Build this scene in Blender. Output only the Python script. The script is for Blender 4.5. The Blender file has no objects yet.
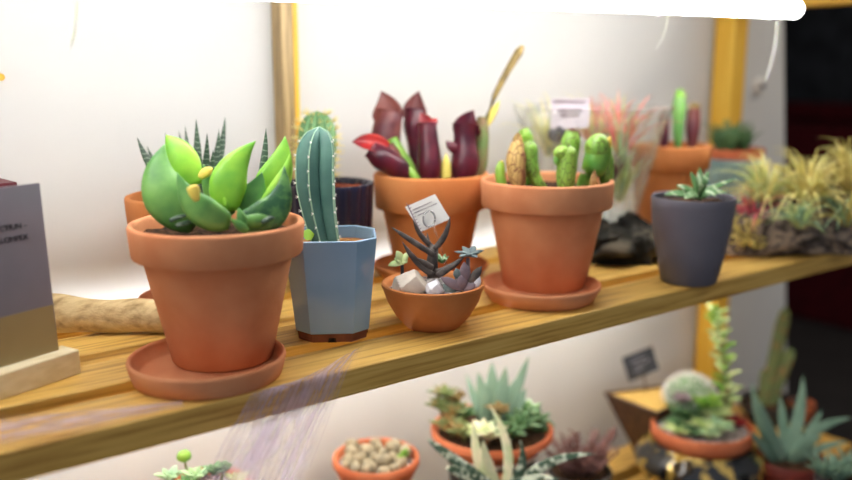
import bpy, math, random
from mathutils import Vector as V, noise
from math import sin, cos, pi, tan, atan, sqrt
random.seed(7)
sc = bpy.context.scene
COL = sc.collection

# ------------------------------------------------------------------ camera
FPX, HOR, VPX = 870.0, 69.0, 1600.0
PITCH = atan((240-HOR)/FPX)
ANG = atan((VPX-426)*cos(PITCH)/FPX)
CAM = V((0, 0, .25))
FH = V((cos(ANG), sin(ANG), 0)); RT = V((sin(ANG), -cos(ANG), 0))
FW = FH*cos(PITCH)+V((0, 0, -sin(PITCH))); UP = FH*sin(PITCH)+V((0, 0, cos(PITCH)))
def ray(x, y): return FW+RT*((x-426)/FPX)+UP*((240-y)/FPX)
def on(x, y, z=0.0):                      # photo point measured on the level z
    d = ray(x, y); return CAM+d*((z-CAM.z)/d.z)
def aty(x, y, Y):                         # photo point measured on the upright plane Y
    d = ray(x, y); return CAM+d*((Y-CAM.y)/d.y)
def dist(p): return (V(p)-CAM).dot(FW)
def mpp(p): return dist(p)/FPX            # metres per photo pixel at p
def zat(p, y):                            # height over p that the photo shows at row y
    a, b = -1., 1.
    for _ in range(50):
        m = (a+b)/2; q = V((p[0], p[1], m))-CAM
        if 240-FPX*q.dot(UP)/q.dot(FW) > y: a = m
        else: b = m
    return a
def near(p, x, y, dy=0.0):                # photo point at the depth of p, dy metres nearer/farther
    d = ray(x, y); t = dist(p)+dy
    return CAM+d*t
cd = bpy.data.cameras.new('camera'); cam = bpy.data.objects.new('camera', cd); COL.objects.link(cam)
cam.location = CAM; cam.rotation_euler = (pi/2-PITCH, 0, ANG-pi/2)
cd.sensor_width = 36; cd.lens = FPX*36/852; cd.clip_start = .01
cd.dof.use_dof = True; cd.dof.focus_distance = .80; cd.dof.aperture_fstop = 2.3
sc.camera = cam

# ------------------------------------------------------------------ materials
def lin(c):
    return tuple((v/255/12.92 if v/255 <= .04045 else ((v/255+.055)/1.055)**2.4) for v in c)+(1,)
def mat(name, c1, c2=None, scale=40, rough=.6, bump=0, bscale=None, stretch=(1, 1, 1), spec=.4, c3=None, detail=4, lo=.35, hi=.65, sss=0, metal=0, coat=0):
    m = bpy.data.materials.new(name); m.use_nodes = True
    n, l = m.node_tree.nodes, m.node_tree.links
    b = n['Principled BSDF']
    b.inputs['Roughness'].default_value = rough; b.inputs['Specular IOR Level'].default_value = spec
    b.inputs['Metallic'].default_value = metal; b.inputs['Coat Weight'].default_value = coat
    tc = n.new('ShaderNodeTexCoord'); mp = n.new('ShaderNodeMapping'); mp.inputs['Scale'].default_value = stretch
    l.new(tc.outputs['Object'], mp.inputs['Vector'])
    no = n.new('ShaderNodeTexNoise'); no.inputs['Scale'].default_value = scale; no.inputs['Detail'].default_value = detail
    l.new(mp.outputs['Vector'], no.inputs['Vector'])
    r = n.new('ShaderNodeValToRGB'); e = r.color_ramp.elements
    e[0].position = lo; e[1].position = hi
    e[0].color = lin(c1); e[1].color = lin(c2 or c1)
    if c3: k = e.new((lo+hi)/2); k.color = lin(c3)
    l.new(no.outputs['Fac'], r.inputs['Fac']); l.new(r.outputs['Color'], b.inputs['Base Color'])
    if sss: b.inputs['Subsurface Weight'].default_value = sss; b.inputs['Subsurface Radius'].default_value = (.4, .6, .1); b.inputs['Subsurface Scale'].default_value = .01
    if bump:
        n2 = n.new('ShaderNodeTexNoise'); n2.inputs['Scale'].default_value = bscale or scale*2; n2.inputs['Detail'].default_value = 5
        l.new(mp.outputs['Vector'], n2.inputs['Vector'])
        bp = n.new('ShaderNodeBump'); bp.inputs['Strength'].default_value = bump; bp.inputs['Distance'].default_value = .002
        l.new(n2.outputs['Fac'], bp.inputs['Height']); l.new(bp.outputs['Normal'], b.inputs['Normal'])
    return m
def bands(m, c, freq, axis='Z', thr=.7, soft=.1):
    """light cross bands or stripes over a material's own colour"""
    n, l = m.node_tree.nodes, m.node_tree.links; b = n['Principled BSDF']
    src = b.inputs['Base Color'].links[0].from_socket
    tc = [x for x in n if x.type == 'TEX_COORD'][0]
    w = n.new('ShaderNodeTexWave'); w.bands_direction = axis; w.inputs['Scale'].default_value = freq; w.inputs['Distortion'].default_value = 3; w.inputs['Detail Scale'].default_value = 3
    l.new(tc.outputs['Object'], w.inputs['Vector'])
    r = n.new('ShaderNodeValToRGB'); r.color_ramp.elements[0].position = thr; r.color_ramp.elements[1].position = min(1, thr+soft)
    l.new(w.outputs['Fac'], r.inputs['Fac'])
    mx = n.new('ShaderNodeMix'); mx.data_type = 'RGBA'
    l.new(r.outputs['Color'], mx.inputs['Factor']); l.new(src, mx.inputs['A']); mx.inputs['B'].default_value = lin(c)
    l.new(mx.outputs['Result'], b.inputs['Base Color'])
    return m
def veins(m, c, scale, w=.06):
    n, l = m.node_tree.nodes, m.node_tree.links; b = n['Principled BSDF']; src = b.inputs['Base Color'].links[0].from_socket
    mp = [x for x in n if x.type == 'MAPPING'][0]; vo = n.new('ShaderNodeTexVoronoi'); vo.feature = 'DISTANCE_TO_EDGE'; vo.inputs['Scale'].default_value = scale
    l.new(mp.outputs['Vector'], vo.inputs['Vector']); r = n.new('ShaderNodeValToRGB'); r.color_ramp.elements[0].position = w*.3; r.color_ramp.elements[1].position = w
    l.new(vo.outputs['Distance'], r.inputs['Fac']); mx = n.new('ShaderNodeMix'); mx.data_type = 'RGBA'; l.new(r.outputs['Color'], mx.inputs['Factor']); mx.inputs['A'].default_value = lin(c); l.new(src, mx.inputs['B'])
    l.new(mx.outputs['Result'], b.inputs['Base Color']); return m
def emit(name, c, s):
    m = bpy.data.materials.new(name); m.use_nodes = True; n = m.node_tree.nodes
    e = n.new('ShaderNodeEmission'); e.inputs[0].default_value = c; e.inputs[1].default_value = s
    m.node_tree.links.new(e.outputs[0], n['Material Output'].inputs[0]); return m

M = {}
M['wall'] = mat('white_plaster', (214, 213, 210), (208, 207, 205), scale=6, rough=.8, bump=.55, bscale=14, spec=.2)
M['terra'] = mat('terracotta', (216, 149, 106), (204, 130, 88), scale=22, rough=.8, bump=.12, bscale=250, spec=.2, c3=(210, 140, 98))
M['terra2'] = mat('ochre_terracotta', (206, 134, 80), (190, 114, 62), scale=18, rough=.8, bump=.12, bscale=250, spec=.2)
M['terra3'] = mat('red_terracotta', (206, 122, 84), (186, 98, 64), scale=18, rough=.75, bump=.1, bscale=200, spec=.2)
def wood(name, a, b, c, s=1.0, st=(2.2, 26, 26), rough=.45):
    m = mat(name, a, b, scale=5*s, rough=rough, stretch=st, c3=c, lo=.3, hi=.72, bump=.08, bscale=9, detail=6, spec=.35)
    return m
M['pine'] = wood('honey_pine', (160, 114, 46), (226, 188, 106), (212, 170, 86), st=(1.6, 30, 40))
M['pinez'] = wood('honey_pine_upright', (222, 166, 50), (240, 198, 84), (232, 182, 66), st=(30, 30, 1.6))
M['piney'] = wood('honey_pine_beam', (222, 166, 60), (240, 198, 94), (232, 182, 76), st=(30, 1.6, 30))
M['batten'] = wood('weathered_batten', (124, 104, 70), (190, 164, 118), (172, 146, 102), st=(40, 40, 2))
M['paleblock'] = mat('pale_wood', (232, 220, 186), (216, 200, 158), scale=6, stretch=(1.5, 20, 20), rough=.6)
M['card'] = mat('grey_card', (118, 115, 124), (106, 103, 111), scale=8, rough=.28, spec=.5)
M['dimcard'] = mat('mauve_white_paper', (196, 184, 192), (186, 176, 184), scale=30, rough=.6)
M['tanband'] = mat('tan_print', (150, 132, 92), (140, 122, 84), scale=10, rough=.3)
M['paper'] = mat('white_paper', (236, 232, 226), (224, 218, 210), scale=30, rough=.6)
M['ink'] = mat('dark_ink', (34, 34, 42), rough=.5)
M['darkred'] = mat('dark_red_cover', (104, 28, 40), (84, 20, 32), scale=30, rough=.5)
M['soil'] = mat('potting_soil', (34, 25, 19), (86, 62, 44), scale=160, rough=.95, bump=1, bscale=260, spec=.1)
M['tansoil'] = mat('tan_grit', (176, 128, 74), (132, 88, 52), scale=200, rough=.95, bump=1, bscale=300, spec=.1)
M['redsoil'] = mat('reddish_grit', (140, 74, 48), (98, 48, 34), scale=200, rough=.95, bump=1, bscale=300, spec=.1)
M['gravel'] = mat('mixed_gravel', (92, 92, 100), (206, 200, 196), scale=190, rough=.9, bump=1, bscale=200, c3=(140, 130, 126))
M['bluegl'] = mat('powder_blue_glaze', (134, 168, 198), (146, 178, 206), scale=14, rough=.16, spec=.6, coat=.4)
M['rawclay'] = mat('raw_brown_clay', (132, 78, 50), (104, 58, 38), scale=60, rough=.85)
M['navy'] = mat('navy_glaze', (26, 26, 50), (16, 16, 36), scale=20, rough=.3, spec=.5)
M['grey'] = mat('slate_grey_glaze', (104, 102, 112), (96, 94, 104), scale=16, rough=.5, spec=.4)
M['teal'] = mat('pale_teal_glaze', (134, 168, 172), (116, 150, 156), scale=12, rough=.35)
M['drift'] = mat('driftwood', (140, 118, 84), (206, 182, 136), scale=16, stretch=(1.2, 9, 9), rough=.9, bump=.5, bscale=30, c3=(184, 158, 114), lo=.25, hi=.6, spec=.15)
M['log'] = mat('grey_driftwood', (58, 50, 44), (172, 152, 130), scale=16, stretch=(2, 7, 7), rough=.9, bump=1, bscale=26, c3=(116, 104, 96), spec=.15)
M['bark'] = mat('dark_cork_bark', (30, 29, 27), (98, 90, 76), scale=26, rough=.95, bump=1, bscale=40, c3=(52, 50, 45), spec=.1)
M['stone'] = mat('cream_quartz', (226, 214, 196), (188, 172, 156), scale=30, rough=.6, bump=.4)
M['stonew'] = mat('white_quartz', (236, 236, 240), (204, 204, 212), scale=40, rough=.5, bump=.4)
M['lime'] = mat('lime_leaf', (158, 206, 66), (112, 176, 58), scale=30, rough=.42, sss=.2, c3=(138, 194, 60))
M['leafg'] = mat('mid_green_leaf', (118, 168, 84), (74, 132, 66), scale=36, rough=.42, sss=.15, c3=(96, 150, 74))
M['leafd'] = mat('spotted_green_leaf', (44, 92, 56), (96, 146, 74), scale=90, rough=.4, sss=.1, lo=.42, hi=.6)
M['ytip'] = mat('yellowed_tip', (236, 214, 96), (206, 170, 70), scale=80, rough=.5)
M['haw'] = bands(mat('zebra_leaf', (36, 60, 42), (52, 80, 56), scale=60, rough=.4), (140, 158, 136), 60, 'Z', .93)
M['cactus'] = mat('blue_green_cactus', (56, 92, 86), (84, 124, 112), scale=20, rough=.5, c3=(68, 106, 97))
M['rib'] = mat('pale_rib_edge', (158, 188, 160), (132, 164, 140), scale=60, rough=.6)
M['cactus2'] = mat('spiny_green_cactus', (88, 128, 82), (110, 150, 98), scale=50, rough=.6)
M['gspine'] = mat('golden_spine', (226, 206, 112), (240, 226, 160), scale=60, rough=.6)
M['wspine'] = mat('white_spine', (236, 232, 226), rough=.6)
M['purple'] = mat('maroon_pitcher', (96, 22, 38), (62, 16, 34), scale=40, rough=.35, sss=.1, c3=(82, 20, 38))
M['redhood'] = mat('red_pitcher_hood', (176, 36, 34), (126, 24, 34), scale=40, rough=.35, sss=.1)
M['brownp'] = mat('bronze_pitcher', (120, 62, 54), (84, 34, 44), scale=36, rough=.45)
M['greenp'] = mat('green_pitcher', (150, 186, 72), (92, 150, 58), scale=36, rough=.35, sss=.2)
M['greenv'] = veins(mat('veined_green_pitcher', (152, 190, 76), (104, 158, 62), scale=40, rough=.38, sss=.1, stretch=(1, 1, .45)), (92, 98, 46), 190, .055)
M['tanp'] = veins(mat('dried_tan_pitcher', (206, 172, 104), (130, 62, 44), scale=48, rough=.6, lo=.48, hi=.72, stretch=(1, 1, .4)), (116, 60, 40), 190, .07)
M['stalk'] = mat('dry_stalk', (92, 76, 48), (148, 126, 76), scale=60, rough=.9, bump=.6)
M['yleaf'] = mat('yellow_leaf', (222, 204, 100), (200, 180, 84), scale=40, rough=.6)
M['darkal'] = mat('charcoal_leaf', (58, 52, 50), (92, 82, 76), scale=110, rough=.6, bump=.5)
M['greyp'] = mat('grey_mauve_leaf', (116, 100, 110), (150, 132, 136), scale=50, rough=.5)
M['greyb'] = mat('grey_blue_leaf', (92, 108, 112), (122, 138, 134), scale=50, rough=.55)
M['vari'] = mat('variegated_leaf', (214, 224, 164), (150, 180, 104), scale=60, rough=.5)
M['succ'] = bands(mat('sage_leaf', (70, 116, 66), (108, 150, 92), scale=30, rough=.45), (188, 208, 168), 26, 'X', .88)
M['dgreen'] = mat('dark_green_leaf', (64, 100, 62), (92, 128, 82), scale=40, rough=.5)
M['yair'] = mat('straw_air_plant', (242, 228, 152), (214, 206, 118), scale=26, rough=.6, sss=.1)
M['yair2'] = mat('gold_air_plant', (230, 206, 116), (184, 170, 88), scale=26, rough=.6, sss=.1)
M['gair'] = mat('silver_green_air_plant', (150, 186, 150), (180, 206, 150), scale=30, rough=.6)
M['pair'] = mat('pink_air_plant', (222, 84, 96), (236, 150, 132), scale=26, rough=.6, sss=.1)
M['pair2'] = mat('magenta_air_plant', (196, 60, 92), (214, 110, 120), scale=26, rough=.6, sss=.1)
M['paleg'] = mat('pale_green_air_plant', (176, 196, 120), (206, 210, 150), scale=26, rough=.6)
M['aloe'] = mat('grey_green_aloe', (106, 138, 118), (138, 168, 146), scale=24, rough=.5, stretch=(1, 1, .5))
M['tiger'] = mat('banded_aloe', (60, 86, 68), (206, 218, 200), scale=120, rough=.5, lo=.48, hi=.62)
M['cream'] = mat('cream_aloe', (224, 216, 188), (186, 200, 158), scale=70, rough=.5)
M['sand'] = mat('yellow_sand', (216, 182, 104), (190, 152, 78), scale=200, rough=.95, bump=.6)
M['dkwood'] = mat('dark_brown_wood', (96, 66, 46), (66, 44, 32), scale=8, stretch=(2, 14, 14), rough=.6)
M['slate'] = mat('black_slate', (38, 40, 46), (64, 66, 74), scale=60, rough=.7)
M['chalk'] = mat('grey_chalk', (150, 152, 162), rough=.8)
M['dkpot'] = mat('charcoal_pot', (58, 54, 56), (44, 42, 44), scale=30, rough=.5)
M['whitegl'] = mat('white_glaze', (236, 234, 232), (226, 224, 222), scale=10, rough=.3)
M['redpot'] = mat('dark_red_pot', (132, 52, 40), (100, 38, 32), scale=20, rough=.6)
M['heath'] = mat('mauve_brown_sprig', (172, 130, 124), (126, 90, 86), scale=60, rough=.8)
M['lith'] = mat('grey_beige_lithops', (180, 166, 138), (138, 130, 108), scale=90, rough=.8, bump=.4)
M['gold'] = mat('gold_and_black_glaze', (26, 28, 30), (204, 172, 84), scale=30, rough=.14, spec=.8, lo=.50, hi=.57, coat=.6, metal=.45)
M['plastic'] = mat('white_nylon', (236, 236, 232), rough=.35, sss=.1)
M['steel'] = mat('bright_steel', (190, 188, 186), rough=.25, metal=1)
M['dark'] = mat('dark_room_shade', (20, 18, 20), (14, 13, 15), scale=4, rough=.9, spec=.1)  # near-black colour stands in for the darkness of the unlit room
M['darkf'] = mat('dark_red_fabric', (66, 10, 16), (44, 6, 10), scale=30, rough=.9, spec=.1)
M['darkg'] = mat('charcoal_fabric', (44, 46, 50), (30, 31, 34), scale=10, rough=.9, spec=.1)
M['floor'] = mat('dark_floor', (46, 42, 40), (38, 34, 33), scale=6, rough=.7)
M['tube'] = emit('lit_tube', (1, .98, .945, 1), 36)
M['tube2'] = emit('added_lower_tube', (.94, .97, 1.0, 1), 20)
M['tube3'] = emit('added_front_lower_tube', (1, .98, .95, 1), 11)
M['stem'] = mat('green_stem', (106, 130, 72), (130, 100, 70), scale=60, rough=.6)
M['olive'] = mat('olive_succulent', (120, 132, 76), (150, 120, 70), scale=60, rough=.6, c3=(98, 116, 70))
def glass_mat():
    m = bpy.data.materials.new('cut_glass'); m.use_nodes = True; n, l = m.node_tree.nodes, m.node_tree.links
    n.remove(n['Principled BSDF']); t = n.new('ShaderNodeBsdfTransparent'); t.inputs[0].default_value = (.95, .96, .95, 1)
    g = n.new('ShaderNodeBsdfGlossy'); g.inputs['Roughness'].default_value = .08
    d = n.new('ShaderNodeBsdfTranslucent'); d.inputs[0].default_value = (.95, .93, .88, 1)
    f = n.new('ShaderNodeLayerWeight'); f.inputs['Blend'].default_value = .12; d2 = n.new('ShaderNodeBsdfDiffuse'); d2.inputs[0].default_value = (.95, .94, .90, 1); dm = n.new('ShaderNodeMixShader'); l.new(d.outputs[0], dm.inputs[1]); l.new(d2.outputs[0], dm.inputs[2])
    tc = n.new('ShaderNodeTexCoord'); no = n.new('ShaderNodeTexNoise'); no.inputs['Scale'].default_value = 70; l.new(tc.outputs['Object'], no.inputs['Vector'])
    bp = n.new('ShaderNodeBump'); bp.inputs['Strength'].default_value = .8; bp.inputs['Distance'].default_value = .004; l.new(no.outputs['Fac'], bp.inputs['Height'])
    l.new(bp.outputs['Normal'], g.inputs['Normal'])
    mr = n.new('ShaderNodeMapRange'); mr.inputs['From Min'].default_value = .45; mr.inputs['From Max'].default_value = .8; mr.inputs['To Min'].default_value = .02; mr.inputs['To Max'].default_value = .17; l.new(no.outputs['Fac'], mr.inputs['Value'])
    m1 = n.new('ShaderNodeMixShader'); l.new(mr.outputs[0], m1.inputs[0]); l.new(t.outputs[0], m1.inputs[1]); l.new(dm.outputs[0], m1.inputs[2])
    m2 = n.new('ShaderNodeMixShader'); l.new(f.outputs['Facing'], m2.inputs[0]); l.new(m1.outputs[0], m2.inputs[1]); l.new(g.outputs[0], m2.inputs[2])
    l.new(m2.outputs[0], n['Material Output'].inputs[0]); return m
M['glass'] = glass_mat()
def web_mat():
    m = bpy.data.materials.new('cobweb_fibre'); m.use_nodes = True; n, l = m.node_tree.nodes, m.node_tree.links
    d = n.new('ShaderNodeBsdfDiffuse'); d.inputs[0].default_value = lin((214, 200, 222)); t = n.new('ShaderNodeBsdfTransparent'); tl = n.new('ShaderNodeBsdfTranslucent'); tl.inputs[0].default_value = lin((214, 200, 222))
    ad = n.new('ShaderNodeMixShader'); l.new(d.outputs[0], ad.inputs[1]); l.new(tl.outputs[0], ad.inputs[2])
    uv = n.new('ShaderNodeTexCoord'); mp = n.new('ShaderNodeMapping'); mp.inputs['Scale'].default_value = (26, 2.2, 1)
    l.new(uv.outputs['UV'], mp.inputs['Vector'])
    no = n.new('ShaderNodeTexNoise'); no.inputs['Scale'].default_value = 1; no.inputs['Detail'].default_value = 6; l.new(mp.outputs['Vector'], no.inputs['Vector'])
    n2 = n.new('ShaderNodeTexNoise'); n2.inputs['Scale'].default_value = 4; l.new(uv.outputs['UV'], n2.inputs['Vector'])
    mu = n.new('ShaderNodeMath'); mu.operation = 'MULTIPLY'; l.new(no.outputs['Fac'], mu.inputs[0]); l.new(n2.outputs['Fac'], mu.inputs[1])
    r = n.new('ShaderNodeMapRange'); r.inputs['From Min'].default_value = .14; r.inputs['From Max'].default_value = .34; r.inputs['To Min'].default_value = .06; r.inputs['To Max'].default_value = .8
    l.new(mu.outputs[0], r.inputs['Value'])
    # threads thin out towards the ragged edges of the sheet
    sp = n.new('ShaderNodeSeparateXYZ'); l.new(uv.outputs['UV'], sp.inputs[0])
    def tri(sock):
        a = n.new('ShaderNodeMath'); a.operation = 'PINGPONG'; a.inputs[1].default_value = .5; l.new(sock, a.inputs[0])
        c = n.new('ShaderNodeMapRange'); c.inputs['From Max'].default_value = .22; l.new(a.outputs[0], c.inputs['Value']); return c.outputs[0]
    e1 = n.new('ShaderNodeMath'); e1.operation = 'MULTIPLY'; l.new(tri(sp.outputs[0]), e1.inputs[0]); l.new(r.outputs[0], e1.inputs[1])
    mx = n.new('ShaderNodeMixShader'); l.new(e1.outputs[0], mx.inputs[0]); l.new(t.outputs[0], mx.inputs[1]); l.new(ad.outputs[0], mx.inputs[2])
    l.new(mx.outputs[0], n['Material Output'].inputs[0]); return m
M['web'] = web_mat()

# ------------------------------------------------------------------ objects
ORG = {}
def tag(o, label, cat, group=None):
    o['label'] = label; o['category'] = cat
    if group: o['group'] = group
    return o
def thing(name, label, cat, loc, group=None):
    o = bpy.data.objects.new(name, None); COL.objects.link(o); o.location = loc; o.empty_display_size = .02
    ORG[o] = V(loc); return tag(o, label, cat, group)
class MB:
    def __init__(s): s.v = []; s.f = []; s.m = []
    def add(s, vs, fs, mi=0):
        b = len(s.v); s.v += [V(p) for p in vs]; s.f += [tuple(i+b for i in f) for f in fs]; s.m += [mi]*len(fs)
    def grid(s, rings, close=True, cap0=False, cap1=False, mi=0):
        n = len(rings[0]); vs = [p for r in rings for p in r]; fs = []
        for i in range(len(rings)-1):
            for j in range(n if close else n-1):
                k = (j+1) % n; fs.append((i*n+j, i*n+k, (i+1)*n+k, (i+1)*n+j))
        if cap0: fs.append(tuple(range(n-1, -1, -1)))
        if cap1: fs.append(tuple((len(rings)-1)*n+j for j in range(n)))
        s.add(vs, fs, mi)
    def lathe(s, c, prof, seg=48, fr=None, caps=(True, False), mi=0):
        c = V(c); rings = []
        for r, z in prof:
            rings.append([c+V((r*cos(a)*(fr(a) if fr else 1), r*sin(a)*(fr(a) if fr else 1), z)) for a in (2*pi*j/seg for j in range(seg))])
        s.grid(rings, True, caps[0], caps[1], mi)
    def box(s, a, b, bev=0, mi=0):
        x0, y0, z0 = a; x1, y1, z1 = b
        s.add([(x, y, z) for z in (z0, z1) for y in (y0, y1) for x in (x0, x1)], [(0, 2, 3, 1), (4, 5, 7, 6), (0, 1, 5, 4), (2, 6, 7, 3), (0, 4, 6, 2), (1, 3, 7, 5)], mi)
    def tube(s, pts, rad, seg=8, mi=0, flat=1.0, side=None):
        rings = []; n = len(pts)
        for i, p in enumerate(pts):
            t = (pts[min(i+1, n-1)]-pts[max(i-1, 0)]).normalized()
            ref = side or (V((0, 0, 1)) if abs(t.z) < .9 else V((1, 0, 0)))
            a = t.cross(ref).normalized(); b = a.cross(t); r = rad[i] if hasattr(rad, '__len__') else rad
            rings.append([p+a*(r*cos(2*pi*j/seg))+b*(r*flat*sin(2*pi*j/seg)) for j in range(seg)])
        s.grid(rings, True, True, True, mi)
    def leaf(s, base, tip, bend=(0, 0, 0), w=.01, th=.004, face=None, prof='lance', n=12, seg=10, cup=0, mi=0):
        base, tip, bend = V(base), V(tip), V(bend); mid = (base+tip)/2+bend*2
        P = {'lance': lambda t: (.62+.5*t-.12*t*t)*(1-t**2.2) if t > .12 else (.62+.5*t),
             'ovate': lambda t: (sin(pi*min(1, (t*.86+.14)))**.75)*(1 if t < .7 else 1-.35*((t-.7)/.3)**2),
             'drop': lambda t: .35+.65*sin(pi*min(1, t*.62+.02)) if t < .78 else (.35+.65*sin(pi*(.78*.62+.02)))*sqrt(max(0, 1-((t-.78)/.22)**2)),
             'blade': lambda t: (1-t)**.75,
             'tear': lambda t: sqrt(max(0, 1-((.38-t)/.38)**2*.75)) if t < .38 else (1-((t-.38)/.62)**1.45)}[prof]
        fc = V(face) if face is not None else V((-FW.x, -FW.y, .6)); rings = []
        for i in range(n+1):
            t = i/n; p = base*(1-t)**2+mid*2*t*(1-t)+tip*t*t
            T = ((mid-base)*(1-t)+(tip-mid)*t).normalized(); S = T.cross(fc)
            if S.length < 1e-4: S = T.cross(V((0, 0, 1)))
            S.normalize(); N = S.cross(T); k = max(P(t), .015); r = []
            for j in range(seg):
                a = 2*pi*j/seg; q = cos(a)
                r.append(p+S*(w/2*k*q)+N*(th/2*k*sin(a)+cup*w*k*q*q))
            rings.append(r)
        s.grid(rings, True, True, True, mi)
    def blob(s, c, r, sc3=(1, 1, 1), amp=.2, fq=1.5, sub=2, seed=0, facet=False, mi=0):
        import bmesh
        bm = bmesh.new(); bmesh.ops.create_icosphere(bm, subdivisions=sub, radius=1)
        vs = []
        for v in bm.verts:
            d = v.co.normalized(); k = 1+amp*noise.noise(d*fq+V((seed*7.3, seed*3.1, seed)))
            if facet: k = min(k, *(1/max(.01, d.dot(u))*h for u, h in facet)) if facet else k
            vs.append(V(c)+V((d.x*sc3[0], d.y*sc3[1], d.z*sc3[2]))*(r*k))
        s.add(vs, [tuple(v.index for v in f.verts) for f in bm.faces], mi); bm.free()
    def build(s, name, m, parent=None, sharp=40, uv=None):
        ms = m if isinstance(m, (list, tuple)) else [m]
        if parent is None:
            xs = [p.x for p in s.v]; ys = [p.y for p in s.v]; o0 = V(((min(xs)+max(xs))/2, (min(ys)+max(ys))/2, min(p.z for p in s.v)))
        else: o0 = ORG[parent]
        me = bpy.data.meshes.new(name); me.from_pydata([p-o0 for p in s.v], [], s.f)
        for k in ms: me.materials.append(M[k])
        me.polygons.foreach_set('material_index', s.m)
        me.polygons.foreach_set('use_smooth', [True]*len(s.f))
        me.update()
        if sharp < 180: me.set_sharp_from_angle(angle=math.radians(sharp))
        o = bpy.data.objects.new(name, me); COL.objects.link(o); ORG[o] = o0
        if parent is None: o.location = o0
        else: o.parent = parent
        return o
def bevel(o, w=.002, seg=2):
    b = o.modifiers.new('bevel', 'BEVEL'); b.width = w; b.segments = seg; b.limit_method = 'ANGLE'; return o
def struct(o): o['kind'] = 'structure'; return o
def one(fn, name, m, parent=None, sharp=40, **k):
    b = MB(); fn(b); return b.build(name, m, parent, sharp)

# ------------------------------------------------------------------ setting
WY = .975; FZ = -.78
b = MB(); e0 = aty(784, 60, WY).x; e1 = aty(786, 330, WY).x; sl = (e1-e0)/(aty(786, 330, WY).z-aty(784, 60, WY).z); zr = aty(784, 60, WY).z
def ex(z): return e0+sl*(z-zr)
b.add([(-1.4, WY, FZ), (ex(FZ), WY, FZ), (ex(1.5), WY, 1.5), (-1.4, WY, 1.5), (-1.4, WY+.1, FZ), (ex(FZ), WY+.1, FZ), (ex(1.5), WY+.1, 1.5), (-1.4, WY+.1, 1.5)],
      [(0, 1, 2, 3), (4, 7, 6, 5), (1, 5, 6, 2), (0, 3, 7, 4), (3, 2, 6, 7), (0, 4, 5, 1)])
struct(b.build('wall_back', 'wall', sharp=20))
b = MB(); b.box((-1.4, -.8, FZ-.04), (5.2, 3.6, FZ)); struct(b.build('floor', 'floor'))
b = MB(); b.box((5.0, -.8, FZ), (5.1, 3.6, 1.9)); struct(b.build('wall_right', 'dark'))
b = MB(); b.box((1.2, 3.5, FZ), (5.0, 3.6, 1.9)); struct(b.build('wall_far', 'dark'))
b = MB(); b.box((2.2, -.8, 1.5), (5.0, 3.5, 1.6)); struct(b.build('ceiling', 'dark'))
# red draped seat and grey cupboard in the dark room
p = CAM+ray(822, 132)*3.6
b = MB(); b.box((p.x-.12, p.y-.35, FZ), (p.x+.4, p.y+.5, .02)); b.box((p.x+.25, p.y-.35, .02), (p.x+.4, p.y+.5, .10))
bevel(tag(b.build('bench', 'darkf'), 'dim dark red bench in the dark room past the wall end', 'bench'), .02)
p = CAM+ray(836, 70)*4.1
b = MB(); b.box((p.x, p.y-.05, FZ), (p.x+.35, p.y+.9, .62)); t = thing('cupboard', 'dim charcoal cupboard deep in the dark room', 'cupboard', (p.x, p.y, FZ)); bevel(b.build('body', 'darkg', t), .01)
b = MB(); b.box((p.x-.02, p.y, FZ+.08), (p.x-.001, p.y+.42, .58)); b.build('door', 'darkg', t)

# shelving unit
X0, X1 = -.32, 1.46
su = thing('shelving_unit', 'honey coloured slatted pine shelf unit carrying the pots', 'shelf', ((X0+X1)/2, .76, FZ))
SL = [(.600, .6615), (.686, .7475), (.776, .8375), (.865, .926)]
for zt, th in ((0, .024), (-.395, .024)):
    for i, (a, c) in enumerate(SL):
        b = MB(); b.box((X0, a, zt-th), (X1, c, zt)); bevel(b.build('slat', 'pine', su), .0015)
PX0 = 1.379
for x0 in (PX0, X0+.03):
    b = MB(); b.box((x0, .926, FZ), (x0+.041, .967, 1.1)); bevel(b.build('upright', 'pinez', su), .002)
    b = MB(); b.box((x0, .559, FZ), (x0+.041, .5995, 1.1)); bevel(b.build('upright', 'pinez', su), .002)
    for zt in (-.024, -.419):
        b = MB(); b.box((x0, .5995, zt-.035), (x0+.041, .926, zt)); bevel(b.build('crossbeam', 'piney', su), .002)
    b = MB(); b.box((x0, .5995, .351), (x0+.041, .926, .395)); bevel(b.build('crossbeam', 'piney', su), .002)
# weathered batten against the wall
p = aty(288, 50, .955)
t = thing('wooden_batten', 'weathered upright wooden batten against the white wall behind the shelf', 'batten', (p.x, .958, -.05))
b = MB(); b.box((p.x-.0125, .948, -.05), (p.x+.004, .972, 1.2)); bevel(b.build('strip', 'batten', t), .0012)
b = MB(); b.box((p.x+.0055, .951, -.05), (p.x+.0125, .972, 1.2)); bevel(b.build('strip', 'pinez', t), .001)
# peg in the wall
p = aty(2, 77, WY)
b = MB(); b.tube([V((p.x-.006, WY+.004, p.z)), V((p.x-.004, WY-.016, p.z)), V((p.x-.004, WY-.018, p.z))], [.0038, .0038, .003], 12)
tag(b.build('wall_peg', 'pinez'), 'small brown wooden peg stuck in the white wall', 'peg')
# light switch on wall right of the upright
p = aty(758, 86, WY)
t = thing('light_switch', 'round pale switch on the wall right of the pine upright', 'switch', (p.x, WY, p.z))
b = MB(); b.tube([V((p.x, WY, p.z)), V((p.x, WY-.006, p.z)), V((p.x, WY-.008, p.z))], [.016, .016, .013], 24); b.build('plate', 'paper', t)
b = MB(); b.tube([V((p.x, WY-.008, p.z)), V((p.x, WY-.013, p.z))], [.006, .005], 16); b.build('knob', 'grey', t)

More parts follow.
